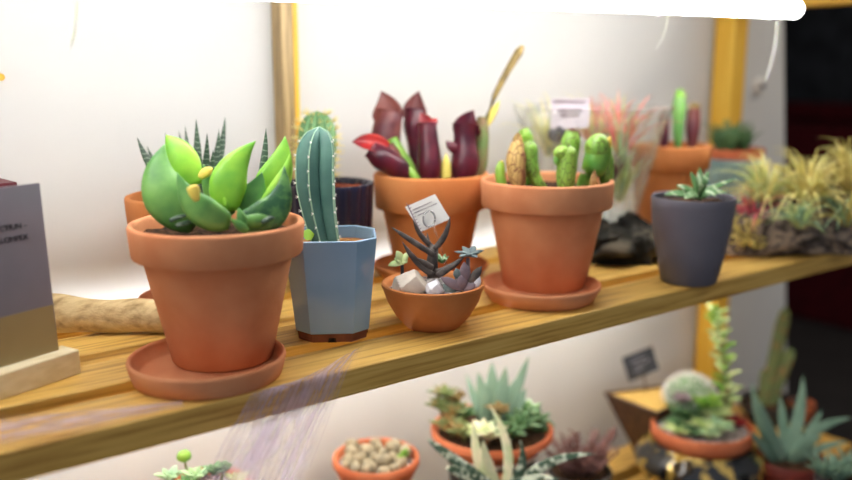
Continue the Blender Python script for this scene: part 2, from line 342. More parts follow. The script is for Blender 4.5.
# ------------------------------------------------------------------ lamp
TY = .69; tc = aty(794, 9, TY); TZ = tc.z; TX1 = tc.x; TR = .0118
t = thing('tube_light', 'glowing white tube lamp hung low over the plants', 'lamp', (.5, TY, TZ))
tl = aty(262, -13.5, TY); td = (tc-tl).normalized(); pts = [tc-td*1.2, tc]; rd = [TR, TR]
for k in range(1, 7): pts.append(tc+td*(TR*sin(k*pi/12.2))); rd.append(max(.0004, TR*cos(k*pi/12.2)))
b = MB(); b.tube(pts, rd, 24); b.build('tube', 'tube', t, 180)
b = MB(); b.tube([tc-td*1.24, tc-td*1.2], [TR, TR*1.04], 24); b.build('end_cap', 'plastic', t)
LZ2 = -.0375  # two unseen tubes under the slats, added to brighten the lower shelf
for LY, xa, xb, mk_, lab in ((.899, -.25, 1.2, 'tube2', 'unseen tube lamp added under the rearmost slat to brighten the lower shelf'), (.710, .15, 1.25, 'tube3', 'unseen tube lamp added under the second slat to brighten the lower plants')):
    t = thing('tube_light', lab, 'lamp', ((xa+xb)/2, LY, LZ2))
    b = MB(); b.tube([V((xa, LY, LZ2)), V((xb, LY, LZ2))], [TR, TR], 20); b.build('tube', mk_, t, 180)
    for xe in (xa, xb):
        b = MB(); b.tube([V((xe-.015, LY, LZ2)), V((xe+.015, LY, LZ2))], [TR*1.08, TR*1.08], 20); b.build('end_cap', 'plastic', t)
        b = MB(); b.box((xe-.006, LY-.006, LZ2+TR*.9), (xe+.006, LY+.006, -.0242)); b.build('bracket', 'plastic', t)
for (x, y0, x1, y1, lab) in ((778, 20, 766, 80, 'right end'), (668, 15, 656, 49, 'middle, faintest'), (76, -12, 70, 50, 'far left')):
    q = aty(x, y0, TY-.012); e = aty(x1, y1, TY-.0125); c = aty((x+x1)/2+2.5, (y0+y1)/2+2, TY-.0122)
    pts = [q*(1-s)**2+(c*2-(q+e)/2)*2*s*(1-s)+e*s*s for s in (i/10 for i in range(11))]
    b = MB(); X = q.x
    Zx = (tc+td*((X-tc.x)/td.x)).z; ring = [V((X, TY+(TR+.0012)*cos(a), Zx+(TR+.0012)*sin(a))) for a in (2*pi*i/24 for i in range(25))]
    b.tube(ring, .0011, 6, side=V((1, 0, 0)), flat=2)
    w = .0027 if 'right' in lab else .0011
    b.tube(pts, [w]*9+[w*.9, w*.6], 8, side=V((0, 1, 0)), flat=.45)
    tag(b.build('cable_tie', 'plastic'), {'r': 'white cable tie tail hanging at the right end of the tube lamp', 'm': 'thin white cable tie tail hanging mid-tube, left of the pine upright', 'f': 'white cable tie tail hanging from the tube lamp at far left, against the white wall'}[lab[0]], 'cable tie', None)

# ------------------------------------------------------------------ pots
def terracotta(root, c, rb, rt, h, band, mk='terra', step=.006, taper=.0015, wall=.006, seg=64):
    """flower pot with its rim band; c = base centre"""
    zb = h-band; rm = rt-step-taper
    pr = [(rb*.35, 0), (rb-.002, 0), (rb, .002), (rm, zb-.001), (rm+.001, zb-.0005), (rt-taper-.001, zb), (rt-taper, zb+.0015), (rt, h-.003), (rt-.001, h-.0008), (rt-.003, h), (rt-wall+.001, h-.001), (rt-wall, h-.004),
          (rt-wall-taper, zb), (rm-wall, zb-.004), (rb-wall*.8, .008), (.001, .008)]
    b = MB(); b.lathe(c, pr, seg); return b.build('pot', mk, root, 50)
def soil(root, c, r, z, mk='soil', amp=.003, name='soil', seed=0):
    b = MB(); rings = []
    for i in range(10):
        q = r*max(.001, i/9)
        rings.append([V((c[0]+q*cos(a), c[1]+q*sin(a), z+amp*noise.noise(V((cos(a)*q*90+seed, sin(a)*q*90, seed))) - (.0 if i < 9 else .002))) for a in (2*pi*j/36 for j in range(36))])
    b.grid(rings, True, True); return b.build(name, mk, root, 180)
def saucer(name, label, c, ro, ri, h, mk='terra', group=None):
    b = MB(); w = .0045
    b.lathe(c, [(ri*.4, 0), (ri-.002, 0), (ri, .001), (ri+(ro-ri)*.5, h*.45), (ro-.0005, h-.003), (ro-.001, h-.001), (ro-w/2, h), (ro-w+.0005, h-.001), (ro-w, h-.003), (ri-w*.8, .0065), (ri-w-.002, .005), (.001, .005)], 64)
    return tag(b.build(name, mk, None, 50), label, 'saucer', group)

# ---- big pot with fat green leaves
sc0 = on(208.5, 374.5)
saucer('plant_saucer', 'large terracotta saucer under the biggest pot, at left front', sc0, .0650, .0605, .0185)
p = on(223.5, 357, .005); h = zat(p, 220.5)-.005
t = thing('potted_succulent', 'biggest terracotta pot with fat lime green leaves, at left front', 'potted plant', p)
pot1 = p; R = 86.5*mpp(V((p.x, p.y, h)))
terracotta(t, p, .0425, R, h, .0275, 'terra', step=.0085, taper=.002)
zs = p.z+h-.011; soil(t, p, R-.0065, zs, amp=.006)
ctr = V((p.x, p.y, zs))
def L1(base, tip, bend, w, th, mk, prof='ovate', dy0=0, dy1=0, cup=0, face=None, name='leaf', par=None):
    bp = near(ctr, *base, dy0); tp = near(ctr, *tip, dy1)
    b = MB(); b.leaf(bp, tp, V(RT)*bend[0]*.001+UP*bend[1]*.001+FH*bend[2]*.001 if len(bend) == 3 else (0, 0, 0), w*mpp(ctr), th*mpp(ctr), face=face or -FW, prof=prof, n=18, seg=16, cup=cup)
    return b.build(name, mk, par or t, 180)
L1((196, 223), (165, 144), (-14, -3, 0), 47, 30, 'leafg', 'tear', -.020, -.018, .10)
L1((193, 186), (166, 135), (1, 2, 0), 33, 10, 'lime', 'ovate', .002, .006, -.08)
L1((230, 222), (177, 172), (-5, -7, 0), 30, 20, 'leafg', 'tear', -.034, -.038, .12)
L1((197, 201), (192, 185), (0, 0, 0), 12, 7, 'ytip', 'drop', -.052, -.051)
L1((230, 216), (203, 164), (-3, 0, 0), 25, 10, 'leafg', 'tear', -.004, .0, -.18)
L1((226, 207), (216, 172), (1, 2, 0), 7, 3, 'lime', 'lance', -.018, -.012, -.1)
L1((200, 178), (213, 168), (0, 1, 0), 10, 5, 'ytip', 'ovate', -.010, -.004)
L1((229, 212), (256, 141), (-9, 2, 0), 37, 22, 'lime', 'tear', -.010, -.006, .10)
L1((240, 214), (262, 172), (2, -2, 0), 30, 14, 'leafg', 'tear', -.004, .0, .1)
L1((258, 206), (285, 136), (5, -2, 0), 36, 16, 'lime', 'tear', .012, .018, .10)
L1((240, 221), (284, 166), (11, -12, 0), 33, 20, 'leafd', 'tear', -.030, -.022, .12)
L1((242, 220), (270, 214), (2, -3, 0), 15, 10, 'leafg', 'ovate', -.036, -.034)
L1((262, 205), (290, 152), (6, 0, 0), 16, 10, 'lime', 'tear', -.006, -.004)
L1((244, 226), (238, 207), (0, 0, 0), 10, 7, 'leafg', 'tear', -.046, -.047)
L1((248, 232), (230, 218), (0, 0, 0), 9, 5, 'leafg', 'tear', -.048, -.052)
L1((256, 205), (266, 128), (2, 0, 0), 13, 4, 'haw', 'lance', .02, .03)
for (x, y, x2, y2) in ((170, 221, 190, 215), (262, 223, 282, 214), (176, 226, 205, 220)):
    b = MB(); b.leaf(near(ctr, x, y, -.04), near(ctr, x2, y2, -.03), (0, 0, .001), .006, .002); b.build('fallen_leaf', 'haw', t, 180)

# ---- zebra plant behind it
p = on(194, 304, .005)
saucer('plant_saucer', 'terracotta saucer mostly hidden behind the biggest pot, by the driftwood branch', V((p.x, p.y, 0)), 54*mpp(p), 46*mpp(p), .016)
t = thing('potted_zebra_plant', 'terracotta pot with dark spiky zebra plant, behind the biggest pot', 'potted plant', p)
h = zat(p, 194)-.005; R = 61*mpp(V((p.x, p.y, h)))
terracotta(t, p, R*.62, R, h, .028, 'terra2', step=.007)
zs = p.z+h-.012; soil(t, p, R-.0065, zs)
ctr = V((p.x, p.y, zs)); base = (196, 206)
for x, y, w, dy in ((137, 137, 10, -.01), (147, 146, 9, .02), (165, 132, 6, .03), (179, 131, 7, .035), (185, 126, 8, .02), (196, 119, 10, .0), (225, 117, 10, .03), (219, 129, 9, .01), (207, 133, 9, -.02), (226, 156, 11, -.03), (251, 144, 13, .0), (160, 165, 10, -.03), (238, 170, 11, -.03), (213, 150, 10, -.035)):
    b = MB(); tp = near(ctr, x, y, dy); bx = V((tp.x-ctr.x, tp.y-ctr.y, 0))
    b.leaf(near(ctr, base[0]+(x-196)*.12, base[1], dy*.3), tp, bx*.12+V((0, 0, -.004)), w*1.55*mpp(ctr), w*.6*mpp(ctr), face=-FW+V((0, 0, .5)), prof='lance')
    b.build('leaf', 'haw', t, 180)

# ---- blue chamfered pot with a columnar cactus
p = on(333.5, 332.5)
t = thing('potted_column_cactus', 'powder blue faceted pot with a single blue-green column cactus', 'potted plant', p)
zr_ = zat(p, 233); rT = 52.5*mpp(V((p.x, p.y, zr_))); rB = .0395
fw_a = math.atan2(-FH.y, -FH.x)
def oct_ring(r, z, off=0):
    out = []
    for k in range(4):
        for d in (-30, 30):
            a = fw_a+math.radians(4+90*k+d); out.append(V((p.x+r*cos(a), p.y+r*sin(a), z)))
    return out
b = MB(); ft = .0085
b.grid([oct_ring(rB*.97, ft), oct_ring(rB, ft+.001), oct_ring(rT-.0006, zr_-.001), oct_ring(rT-.0012, zr_-.0002), oct_ring(rT-.0034, zr_), oct_ring(rT-.0042, zr_-.001), oct_ring(rB-.004, ft+.005)], True, True, True)
bevel(b.build('pot', 'bluegl', t, 25), .0016, 3)
b = MB(); b.grid([oct_ring(rB*.90, 0), oct_ring(rB*.93, .001), oct_ring(rB*.955, ft)], True, True, True); fo = b.build('foot', 'rawclay', t, 20)
b = MB()
q0 = oct_ring(rB*.932, .0045); 
for i in range(8):
    a_, c_ = q0[i], q0[(i+1) % 8]; m_ = a_*.5+c_*.5; d_ = (c_-a_).normalized(); o_ = V((m_.x-p.x, m_.y-p.y, 0)).normalized()
    if (c_-a_).length < .025: continue
    b.add([m_+d_*s_*.004+o_*e_+V((0, 0, u_)) for e_ in (-.002, .0012) for s_, u_ in ((-1, -.004), (1, -.004), (.8, .0), (-.8, .0))], [(0, 1, 2, 3), (4, 7, 6, 5), (0, 4, 5, 1), (1, 5, 6, 2), (2, 6, 7, 3), (3, 7, 4, 0)])
b.build('drain_notch', 'soil', fo, 30)
zs = zr_-.012
b = MB(); b.grid([oct_ring(.001, zs+.001), oct_ring(rT*.5, zs+.001), oct_ring(rT-.0058, zs)], True, True); b.build('soil', 'tansoil', t, 180)
ctr = V((p.x, p.y, zs)); cb = near(ctr, 328, 248); ctop = near(ctr, 319, 127)
b = MB(); bs = MB(); rings = []; NR = 5; sp_at = []
for i in range(27):
    s = i/26; ax = cb*(1-s)+ctop*s+RT*(-.006*sin(pi*s))
    r = (13+5.5*min(1, s*2.0))*mpp(ctr)
    if s > .74: r *= sqrt(max(.0, 1-((s-.74)/.26)**2.2))
    r = max(r, .0006); ring = []
    for j in range(60):
        a = 2*pi*j/60; u = abs(((a*NR/(2*pi)+.5) % 1)-.5)*2
        ring.append(ax+V((cos(a+fw_a+1.0), sin(a+fw_a+1.0), 0))*r*(1.1-.62*u**.9))
    rings.append(ring)
b.grid(rings, True, True, True); bo = b.build('cactus', 'cactus', t, 60)
for k in range(NR):
    j = k*12; b.tube([rings[i][j] for i in range(27)], .00075, 6) if False else None
    br = MB(); br.tube([rings[i][j] for i in range(0, 27)], [.0007]*25+[.0006, .0005], 6); br.build('rib_edge', 'rib', bo, 180)
    for i in range(2, 25, 3):
        q = rings[i][j]; o_ = (q-(cb*(1-i/26)+ctop*i/26)).normalized()
        bs.blob(q+o_*.0006, .0010, amp=.1, sub=1)
        for d in (-.5, 0, .5): bs.tube([q, q+(o_+V((0, 0, d))).normalized()*.0035], [.0003, .0001], 4)
bs.build('spines', 'wspine', bo, 180)
b = MB(); q = near(ctr, 309, 240, -.006); q2 = near(ctr, 308, 229, -.002); b.leaf(q, q2, (0, 0, 0), .0125, .001, prof='drop'); b.build('plant_label', 'lime', t)

# ---- navy ribbed pot with golden spiny cactus
p = aty(329, 240, .852); p.z = 0
t = thing('potted_barrel_cactus', 'navy blue ribbed pot with a golden spined cactus, behind the blue pot', 'potted plant', p)
zr_ = zat(p, 182); R = 44*mpp(V((p.x, p.y, zr_)))
fr = lambda a: 1+.06*abs(cos(a*11))
b = MB(); b.lathe(p, [(R*.3, 0), (R*.86, 0), (R*.88, .002), (R*.98, zr_-.006), (R, zr_-.002), (R*.98, zr_), (R*.92, zr_-.001), (R*.88, zr_-.004), (R*.76, .01), (.001, .01)], 112, fr); b.build('pot', 'navy', t, 60)
soil(t, p, R*.88, zr_-.006, 'redsoil')
ctr = V((p.x, p.y, zr_-.007)); cb = near(ctr, 317, 186); ctop = near(ctr, 317, 111); rr = 17.5*mpp(ctr)
b = MB(); rings = []; bs = MB()
for i in range(21):
    s = i/20; ax = cb*(1-s)+ctop*s; r = rr*(.85+.15*min(1, s*2))
    if s > .65: r *= sqrt(max(0.0006, 1-((s-.65)/.35)**2))
    rings.append([ax+V((cos(a), sin(a), 0))*r*(1+.10*cos(a*13)) for a in (2*pi*j/78 for j in range(78))])
b.grid(rings, True, True, True); bo = b.build('cactus', 'cactus2', t, 60)
for i in range(3, 21, 2):
    for k in range(13):
        q = rings[i][k*6]; ax = cb*(1-i/20)+ctop*(i/20); o_ = (q-ax).normalized()+V((0, 0, .15 if i < 15 else .7))
        for d in range(5):
            dv = (o_+V((random.uniform(-.7, .7), random.uniform(-.7, .7), random.uniform(-.5, .6)))).normalized()
            bs.tube([q, q+dv*random.uniform(.006, .012)], [.00035, .0001], 4)
bs.build('spines', 'gspine', bo, 180)

# ---- stone bowl arrangement
p = on(433, 325)
t = thing('succulent_bowl', 'small round terracotta bowl of stones and charcoal leaved succulents at shelf front', 'potted plant', p)
zr_ = zat(p, 281.5); R = 51.5*mpp(V((p.x, p.y, zr_)))
b = MB(); b.lathe(p, [(R*.2, 0), (R*.52, 0), (R*.56, .002), (R*.74, zr_*.28), (R*.9, zr_*.6), (R*.975, zr_-.006), (R, zr_-.004), (R, zr_-.001), (R-.0015, zr_), (R-.004, zr_-.001), (R-.0055, zr_-.005), (R*.82, zr_*.6), (R*.5, .008), (.001, .008)], 64); b.build('bowl', 'terra2', t, 50)
zs = zr_-.006; soil(t, p, R-.006, zs, 'gravel', .003, 'gravel')
ctr = V((p.x, p.y, zs)); k = mpp(ctr)
def lf(mk, base, tip, w, th, dy0=0, dy1=0, bend=(0, 0, 0), prof='lance', par=None, name='leaf', face=None, cup=0):
    b = MB(); b.leaf(near(ctr, *base, dy0), near(ctr, *tip, dy1), RT*bend[0]+UP*bend[1]+FH*bend[2], w*k, th*k, prof=prof, face=face, cup=cup); return b.build(name, mk, par or t, 180)
b = MB(); b.tube([near(ctr, 433, 278), near(ctr, 432, 262), near(ctr, 434, 245)], [6*k, 6*k, 5*k], 10); st = b.build('stem', 'darkal', t, 180)
for ba, ti, w, d0, d1, bd in (((434, 255), (391, 227), 9, -.01, -.015, (-.002, .001, 0)), ((434, 248), (413, 219), 8, 0, -.01, (-.003, -.001, 0)), ((434, 249), (450, 216), 9, -.004, -.008, (.003, -.002, 0)),
                              ((433, 275), (402, 241), 10, -.01, -.02, (-.002, -.002, 0)), ((436, 272), (466, 254), 10, -.01, -.012, (.001, -.003, 0)), ((437, 276), (459, 262), 10, -.015, -.02, (.0, .0, 0)),
                              ((432, 262), (427, 232), 7, .004, .012, (0, 0, 0)), ((433, 268), (416, 258), 9, -.02, -.028, (0, 0, 0))):
    lf('darkal', ba, ti, w, w*.6, d0, d1, bd)
b = MB()
for i in range(14):
    s = i/13; q = near(ctr, 426-18*s, 244-38*s, .008); 
    b.tube([q, q+RT*(.0035*(1-.4*s))+UP*.002], [.0006, .0002], 5); b.tube([q, q-RT*.002+UP*.003], [.0006, .0002], 5)
b.tube([near(ctr, 427, 246, .008), near(ctr, 408, 205, .008)], [.0009, .0004], 6); b.build('dry_leaf', 'greyp', t, 180)
b = MB(); b.tube([near(ctr, 402.5, 281, -.01), near(ctr, 402, 262, -.012)], [2*k, 1.6*k], 8); st = b.build('stem', 'darkal', t, 180)
for ti, w in (((388, 266), 9), ((396, 251), 10), ((409, 253), 9), ((407, 263), 9), ((394, 259), 8)):
    lf('vari', (402, 263), ti, w, 3, -.012, -.016, (0, .001, 0), 'ovate', face=(-FW.x, -FW.y, 1.6))
b = MB(); b.tube([near(ctr, 468, 284, -.004), near(ctr, 468, 258, -.006)], [2.5*k, 2*k], 8); b.build('stem', 'greyp', t, 180)
for i in range(11):
    a = 2*pi*i/11; rr = 17 if i % 2 else 12; lf('greyb', (470, 256), (470+rr*cos(a), 253-5*sin(a)-(3 if i % 2 == 0 else 0)), 8, 3, -.008, -.008+.012*sin(a), (0, .001, 0), 'ovate', face=(0, 0, 1))
for ba, ti, w, mk in (((466, 280), (464, 262), 11, 'greyp'), ((470, 283), (482, 266), 9, 'darkal'), ((462, 289), (440, 277), 10, 'greyp'), ((462, 290), (461, 275), 12, 'greyp'), ((464, 292), (476, 283), 10, 'greyp'), ((455, 292), (443, 284), 11, 'greyb'), ((458, 278), (456, 268), 8, 'greyb'), ((474, 288), (480, 276), 8, 'stonew')):
    lf(mk, ba, ti, w, 4, -.02, -.022, (0, 0, 0), 'ovate')
b = MB()
for i in range(70):
    a = random.uniform(0, 2*pi); q = R*.86*sqrt(random.random()); b.blob((p.x+q*cos(a), p.y+q*sin(a), zs+.001), random.uniform(.0012, .0028), (1, 1, .7), .4, 2, 1, i)
b.build('pebbles', 'gravel', t, 30)['kind'] = 'stuff'
for i in range(6):
    lf('succ', (442, 263), (442+7*cos(i*1.05), 258-3*sin(i*1.05)-2), 5, 3, .01, .01+.005*sin(i*1.05), prof='ovate', face=(0, 0, 1))
fc = [(V((-.5, -.3, .8)).normalized(), .62), (V((.6, -.5, .5)).normalized(), .6), (V((-.2, -.9, .3)).normalized(), .7), (V((.8, .4, .3)).normalized(), .7), (V((0, .6, .7)).normalized(), .62), (V((-.9, .1, .2)).normalized(), .85)]
b = MB(); q = near(ctr, 411, 283, -.018); b.blob(q, .0195, (1.0, .8, .82), .15, 1.5, 4, 3, fc); tag(b.build('stone', 'stone', None, 20), 'large cream stone at left in the small terracotta bowl', 'stone')
b = MB(); q = near(ctr, 435, 287.5, -.025); b.blob(q, .0105, (.9, .8, .9), .15, 1.5, 4, 8, fc); tag(b.build('stone', 'stonew', None, 20), 'small white stone at centre front of the small terracotta bowl', 'stone')
# price tag in the bowl
q = near(ctr, 429, 215, .014); ft_ = near(ctr, 447, 262, .012)
tg = thing('plant_tag', 'small tilted cream card tag on a clear stick in the stone bowl', 'tag', ft_)
cs = [near(ctr, x, y, .014+dd) for x, y, dd in ((405, 207, 0), (435, 194, .002), (450, 219, .002), (421, 232, 0))]
b = MB(); b.add(cs+[c-FW*.0006 for c in cs], [(0, 1, 2, 3), (7, 6, 5, 4), (0, 4, 5, 1), (1, 5, 6, 2), (2, 6, 7, 3), (3, 7, 4, 0)]); cardp = b.build('card', 'paper', tg, 20)
b = MB()
for r_, l0, l1 in ((.2, .15, .8), (.32, .12, .9), (.44, .2, .6)):
    a0 = cs[0]*(1-r_)+cs[3]*r_; a1 = cs[1]*(1-r_)+cs[2]*r_
    b.tube([a0*(1-l0)+a1*l0-FW*.0008, a0*(1-l1)+a1*l1-FW*.0008], .00035, 5)
b.build('printed_lines', 'greyp', cardp, 180)
b = MB(); rg = []
for i in range(21):
    a = 2*pi*i/20; rg.append(near(ctr, 429+6*cos(a), 219+8*sin(a), .011))
b.tube(rg, [.0009]*21, 8); b.build('ring', 'steel', tg, 180)
b = MB(); b.tube([near(ctr, 433, 224, .0125), ft_-V((0, 0, .004))], .0007, 8); b.build('stick', 'glass', tg, 180)

# ---- pitchers
def pitcher(par, pts, rs, mk, hood=None, hmk=None, seg=14, k=1, name='pitcher', prof='ovate'):
    """hollow trumpet with an inner wall; hood = (tip pixel, width) drawn from the mouth"""
    cv = [V(q) for q in pts]; n = 14; P = []; Rr = []
    for i in range(n+1):                     # smooth polyline
        s = i/n*(len(cv)-1); j = min(int(s), len(cv)-2); u = s-j
        a, b_, c, d = cv[max(j-1, 0)], cv[j], cv[j+1], cv[min(j+2, len(cv)-1)]
        P.append(.5*((2*b_)+(c-a)*u+(2*a-5*b_+4*c-d)*u*u+(3*b_-a-3*c+d)*u**3))
        uu = u*u*(3-2*u); Rr.append(rs[j]*(1-uu)+rs[j+1]*uu)
    b = MB(); Tn = (P[-1]-P[-2]).normalized()
    lip = [P[-1]+Tn*.001, P[-1]+Tn*.0005, P[-2]-Tn*.001, P[-4], P[-6]]
    lr = [Rr[-1]*1.08, Rr[-1]*.85, Rr[-2]*.75, Rr[-4]*.7, Rr[-6]*.5]
    b.tube(P+lip, Rr+lr, seg); o = b.build(name, mk, par, 180)
    if hood:
        hb, tip, w, bend = hood
        h_ = MB(); h_.leaf(hb, tip, bend, w, .0022, prof=prof, cup=.3, n=12); h_.build('hood', hmk or mk, o, 180)
    return o

# ---- purple pitcher plant
p = on(431, 271, .005)
saucer('plant_saucer', 'shaded terracotta saucer under the maroon pitcher plant', V((p.x, p.y, 0)), 58*mpp(p), 50*mpp(p), .017, 'terra2')
t = thing('potted_pitcher_plant', 'tall ochre pot of dark maroon pitchers with a dry stalk, at shelf back', 'potted plant', p)
h = zat(p, 172)-.005; R = 57.5*mpp(V((p.x, p.y, h)))
terracotta(t, p, R*.64, R, h, .042, 'terra2', step=.009)
zs = p.z+h-.012; soil(t, p, R-.0065, zs); ctr = V((p.x, p.y, zs)); k = mpp(ctr)
N = lambda x, y, d=0: near(ctr, x, y, d)
pitcher(t, [N(400, 186, .0), N(392, 165, .0), N(386, 140), N(388, 122), N(389, 112)], [4*k, 8*k, 15*k, 14*k, 12*k], 'brownp', (N(388, 128, .004), N(381, 91), 31*k, RT*.003), 'brownp', prof='tear')
pitcher(t, [N(418, 186, .02), N(416, 150, .02), N(415, 125, .02), N(415, 110, .02)], [4*k, 8*k, 12*k, 10*k], 'purple', (N(415, 124, .024), N(419, 91, .02), 25*k, -RT*.002), 'brownp', prof='tear')
pitcher(t, [N(430, 188, -.03), N(430, 165, -.03), N(428, 140, -.03), N(427, 124, -.03)], [6*k, 12*k, 10*k, 9*k], 'purple', (N(428, 132, -.026), N(420, 113, -.028), 15*k, RT*.001), 'redhood')
lb = MB(); lb.leaf(N(430, 127, -.03), N(437, 118, -.03), (0, 0, 0), 8*k, 2*k, prof='ovate'); lb.build('hood', 'redhood', t, 180)
pitcher(t, [N(462, 190, -.02), N(465, 165, -.02), N(465, 140, -.02), N(466, 126, -.02)], [7*k, 14*k, 11*k, 13*k], 'purple', (N(467, 138, -.014), N(474, 110, -.022), 28*k, -RT*.003), 'purple', prof='tear')
lb = MB(); lb.leaf(N(460, 150, -.025), N(446, 141, -.03), -UP*.002, 12*k, 8*k, prof='ovate'); lb.build('spout', 'purple', t, 180)
pitcher(t, [N(478, 186, .0), N(481, 160, .0), N(482, 135, .0), N(482, 118, .0)], [4*k, 7*k, 7*k, 5*k], 'stem')
pitcher(t, [N(406, 184, -.035), N(398, 168, -.04), N(382, 158, -.045), N(372, 150, -.045)], [5*k, 11*k, 12*k, 9*k], 'purple', (N(388, 148, -.048), N(352, 142, -.05), 18*k, UP*.001), 'redhood')
pitcher(t, [N(416, 184, -.02), N(408, 168, -.02), N(398, 152, -.02), N(392, 140, -.02)], [4*k, 7*k, 7*k, 6*k], 'greenp')
pitcher(t, [N(400, 184, -.03), N(397, 170, -.032), N(391, 155, -.034), N(388, 146, -.034)], [5*k, 9*k, 9*k, 6*k], 'brownp')
b = MB(); b.leaf(N(446, 184, -.03), N(446, 153, -.03), (0, 0, 0), 10*k, 7*k, prof='ovate'); b.build('bud', 'yleaf', t, 180)
b = MB(); b.leaf(N(420, 186, -.04), N(407, 164, -.04), (0, 0, 0), 9*k, 6*k, prof='ovate'); b.build('leaf', 'greenp', t, 180)
pts = [N(480, 180, .0), N(481, 150, .002), N(485, 122, .004), N(495, 95, .006), N(508, 70, .008), N(519, 52, .01), N(523, 46, .01)]
b = MB(); b.tube(pts, [2.4*k, 2.6*k, 2.8*k, 3*k, 3.6*k, 4.4*k, 2*k], 10); b.build('stalk', 'stalk', t, 180)
b = MB(); b.leaf(N(484, 128, .006), N(500, 100, .008), (0, 0, 0), 9*k, 3*k, prof='ovate'); b.build('leaf', 'yleaf', t, 180)

# ---- green pitcher pot
sc2 = on(540.5, 298)
saucer('plant_saucer', 'terracotta saucer under the green pitcher plant pot at centre', sc2, 60*mpp(sc2), 52*mpp(sc2), .019, 'terra')
p = on(544, 284, .005); h = zat(p, 178.5)-.005
t = thing('potted_pitcher_plant', 'terracotta pot of spotted green pitchers on its saucer, right of the stone bowl', 'potted plant', p)
R = 66.5*mpp(V((p.x, p.y, h)))
terracotta(t, p, 41*mpp(p), R, h, .0305, 'terra', step=.009)
zs = p.z+h-.011; soil(t, p, R-.0065, zs, amp=.004); ctr = V((p.x, p.y, zs)); k = mpp(ctr)
pitcher(t, [N(520, 191, -.03), N(517, 176, -.03), N(516, 160, -.03), N(517, 146, -.03), N(517, 140, -.03)], [5*k, 9*k, 10*k, 7*k, 4*k], 'tanp', (N(517, 148, -.032), N(518, 132, -.034), 10*k, (0, 0, 0)), 'tanp')
pitcher(t, [N(544, 189, -.02), N(536, 180, -.02), N(530, 165, -.02), N(528, 150, -.02), N(525, 142, -.02)], [4*k, 6*k, 8.5*k, 10*k, 6*k], 'greenv', (N(528, 150, -.02), N(520, 137, -.024), 14*k, UP*.002), 'greenp')
pitcher(t, [N(530, 185, .01), N(529, 160, .01), N(526, 138, .01), N(524, 130, .01)], [4*k, 6*k, 7*k, 5*k], 'greenp')
pitcher(t, [N(504, 190, -.02), N(501, 180, -.02), N(500, 170, -.02), N(501, 163, -.02)], [4*k, 5*k, 5*k, 3*k], 'greenp', (N(501, 170, -.02), N(502, 160, -.02), 6*k, (0, 0, 0)), 'ytip')
pitcher(t, [N(566, 193, -.034), N(566, 178, -.034), N(567, 165, -.034), N(567, 154, -.034), N(565, 149, -.034)], [7*k, 9.5*k, 10*k, 10*k, 6*k], 'greenv')
b = MB(); q = N(562, 154, -.036); b.blob(q, 9*k, (1, .9, .9), .1, 1, 3, 2); b.build('hood', 'greenv', t, 180)
b = MB(); b.leaf(N(556, 156, -.04), N(557, 166, -.042), (0, 0, 0), 6*k, 3*k, prof='ovate'); b.build('hood', 'greenp', t, 180)
pitcher(t, [N(568, 188, .01), N(569, 160, .01), N(571, 142, .01), N(572, 133, .01)], [5*k, 9*k, 10*k, 7*k], 'greenv', (N(572, 142, .01), N(573, 128, .01), 15*k, (0, 0, 0)), 'brownp')
pitcher(t, [N(580, 192, -.01), N(588, 180, -.01), N(596, 163, -.012), N(599, 150, -.012), N(599, 142, -.012)], [6*k, 10*k, 13*k, 13*k, 9*k], 'greenp')
b = MB(); b.blob(N(598, 148, -.014), 13.5*k, (1, .95, 1.05), .1, 1, 3, 5); b.build('hood', 'greenv', t, 180)
b = MB(); b.leaf(N(607, 150, -.02), N(610, 136, -.02), (0, 0, 0), 7*k, 4*k, prof='ovate'); b.build('hood', 'ytip', t, 180)
pitcher(t, [N(606, 188, .0), N(606, 175, .0), N(606, 160, .0), N(606, 152, .0)], [5*k, 8*k, 8*k, 5*k], 'greenv')
b = MB(); b.leaf(N(592, 190, -.034), N(595, 170, -.036), (0, 0, 0), 7*k, 5*k, prof='ovate'); b.build('bud', 'tanp', t, 180)

# ---- grey pot
p = on(688.5, 281); zr_ = zat(p, 196)
t = thing('potted_succulent', 'slate grey tapered pot with small white-striped green rosette, shelf front right', 'potted plant', p)
R = 41.2*mpp(V((p.x, p.y, zr_))); rb = 27*mpp(p)
b = MB(); b.lathe(p, [(rb*.4, 0), (rb-.002, 0), (rb, .002), (rb*1.22, zr_*.33), (rb*1.4, zr_*.62), (R-.0004, zr_*.9), (R, zr_-.002), (R-.0012, zr_), (R-.003, zr_-.001), (R-.0035, zr_-.004), (R*.84, zr_*.5), (rb*.8, .008), (.001, .008)], 64); b.build('pot', 'grey', t, 50)
zs = zr_-.007; soil(t, p, R-.0038, zs, amp=.003); ctr = V((p.x, p.y, zs)); k = mpp(ctr)
def rosette(par, c, n, length, w, th, mk, rise=.5, tiers=2, prof='lance', rnd=.2, seed=1, name='leaf', merge=False, zb=.0):
    rn = random.Random(seed); bb = MB()
    for i in range(n):
        a = 2.4*i+rn.uniform(-.25, .25); tier = i/max(1, n-1); el = rise+(1.25-rise)*tier*.9
        Ln = length*(1-.35*tier)*(1+rn.uniform(-rnd, rnd)); d = V((cos(a)*cos(el), sin(a)*cos(el), sin(el)))
        o = V((cos(a), sin(a), 0)); b = bb if merge else MB()
        b.leaf(V(c)+o*w*.3+V((0, 0, zb)), V(c)+d*Ln+V((0, 0, zb)), V((0, 0, .10*Ln))*(1-tier)-o*.03*Ln, w, th, face=V((0, 0, 1))*.9-o*.45, prof=prof, cup=.12, n=10, seg=8)
        if not merge: b.build(name, mk, par, 180)
    if merge: return bb.build(name, mk, par, 180)
c0 = near(ctr, 700, 197, -.005)
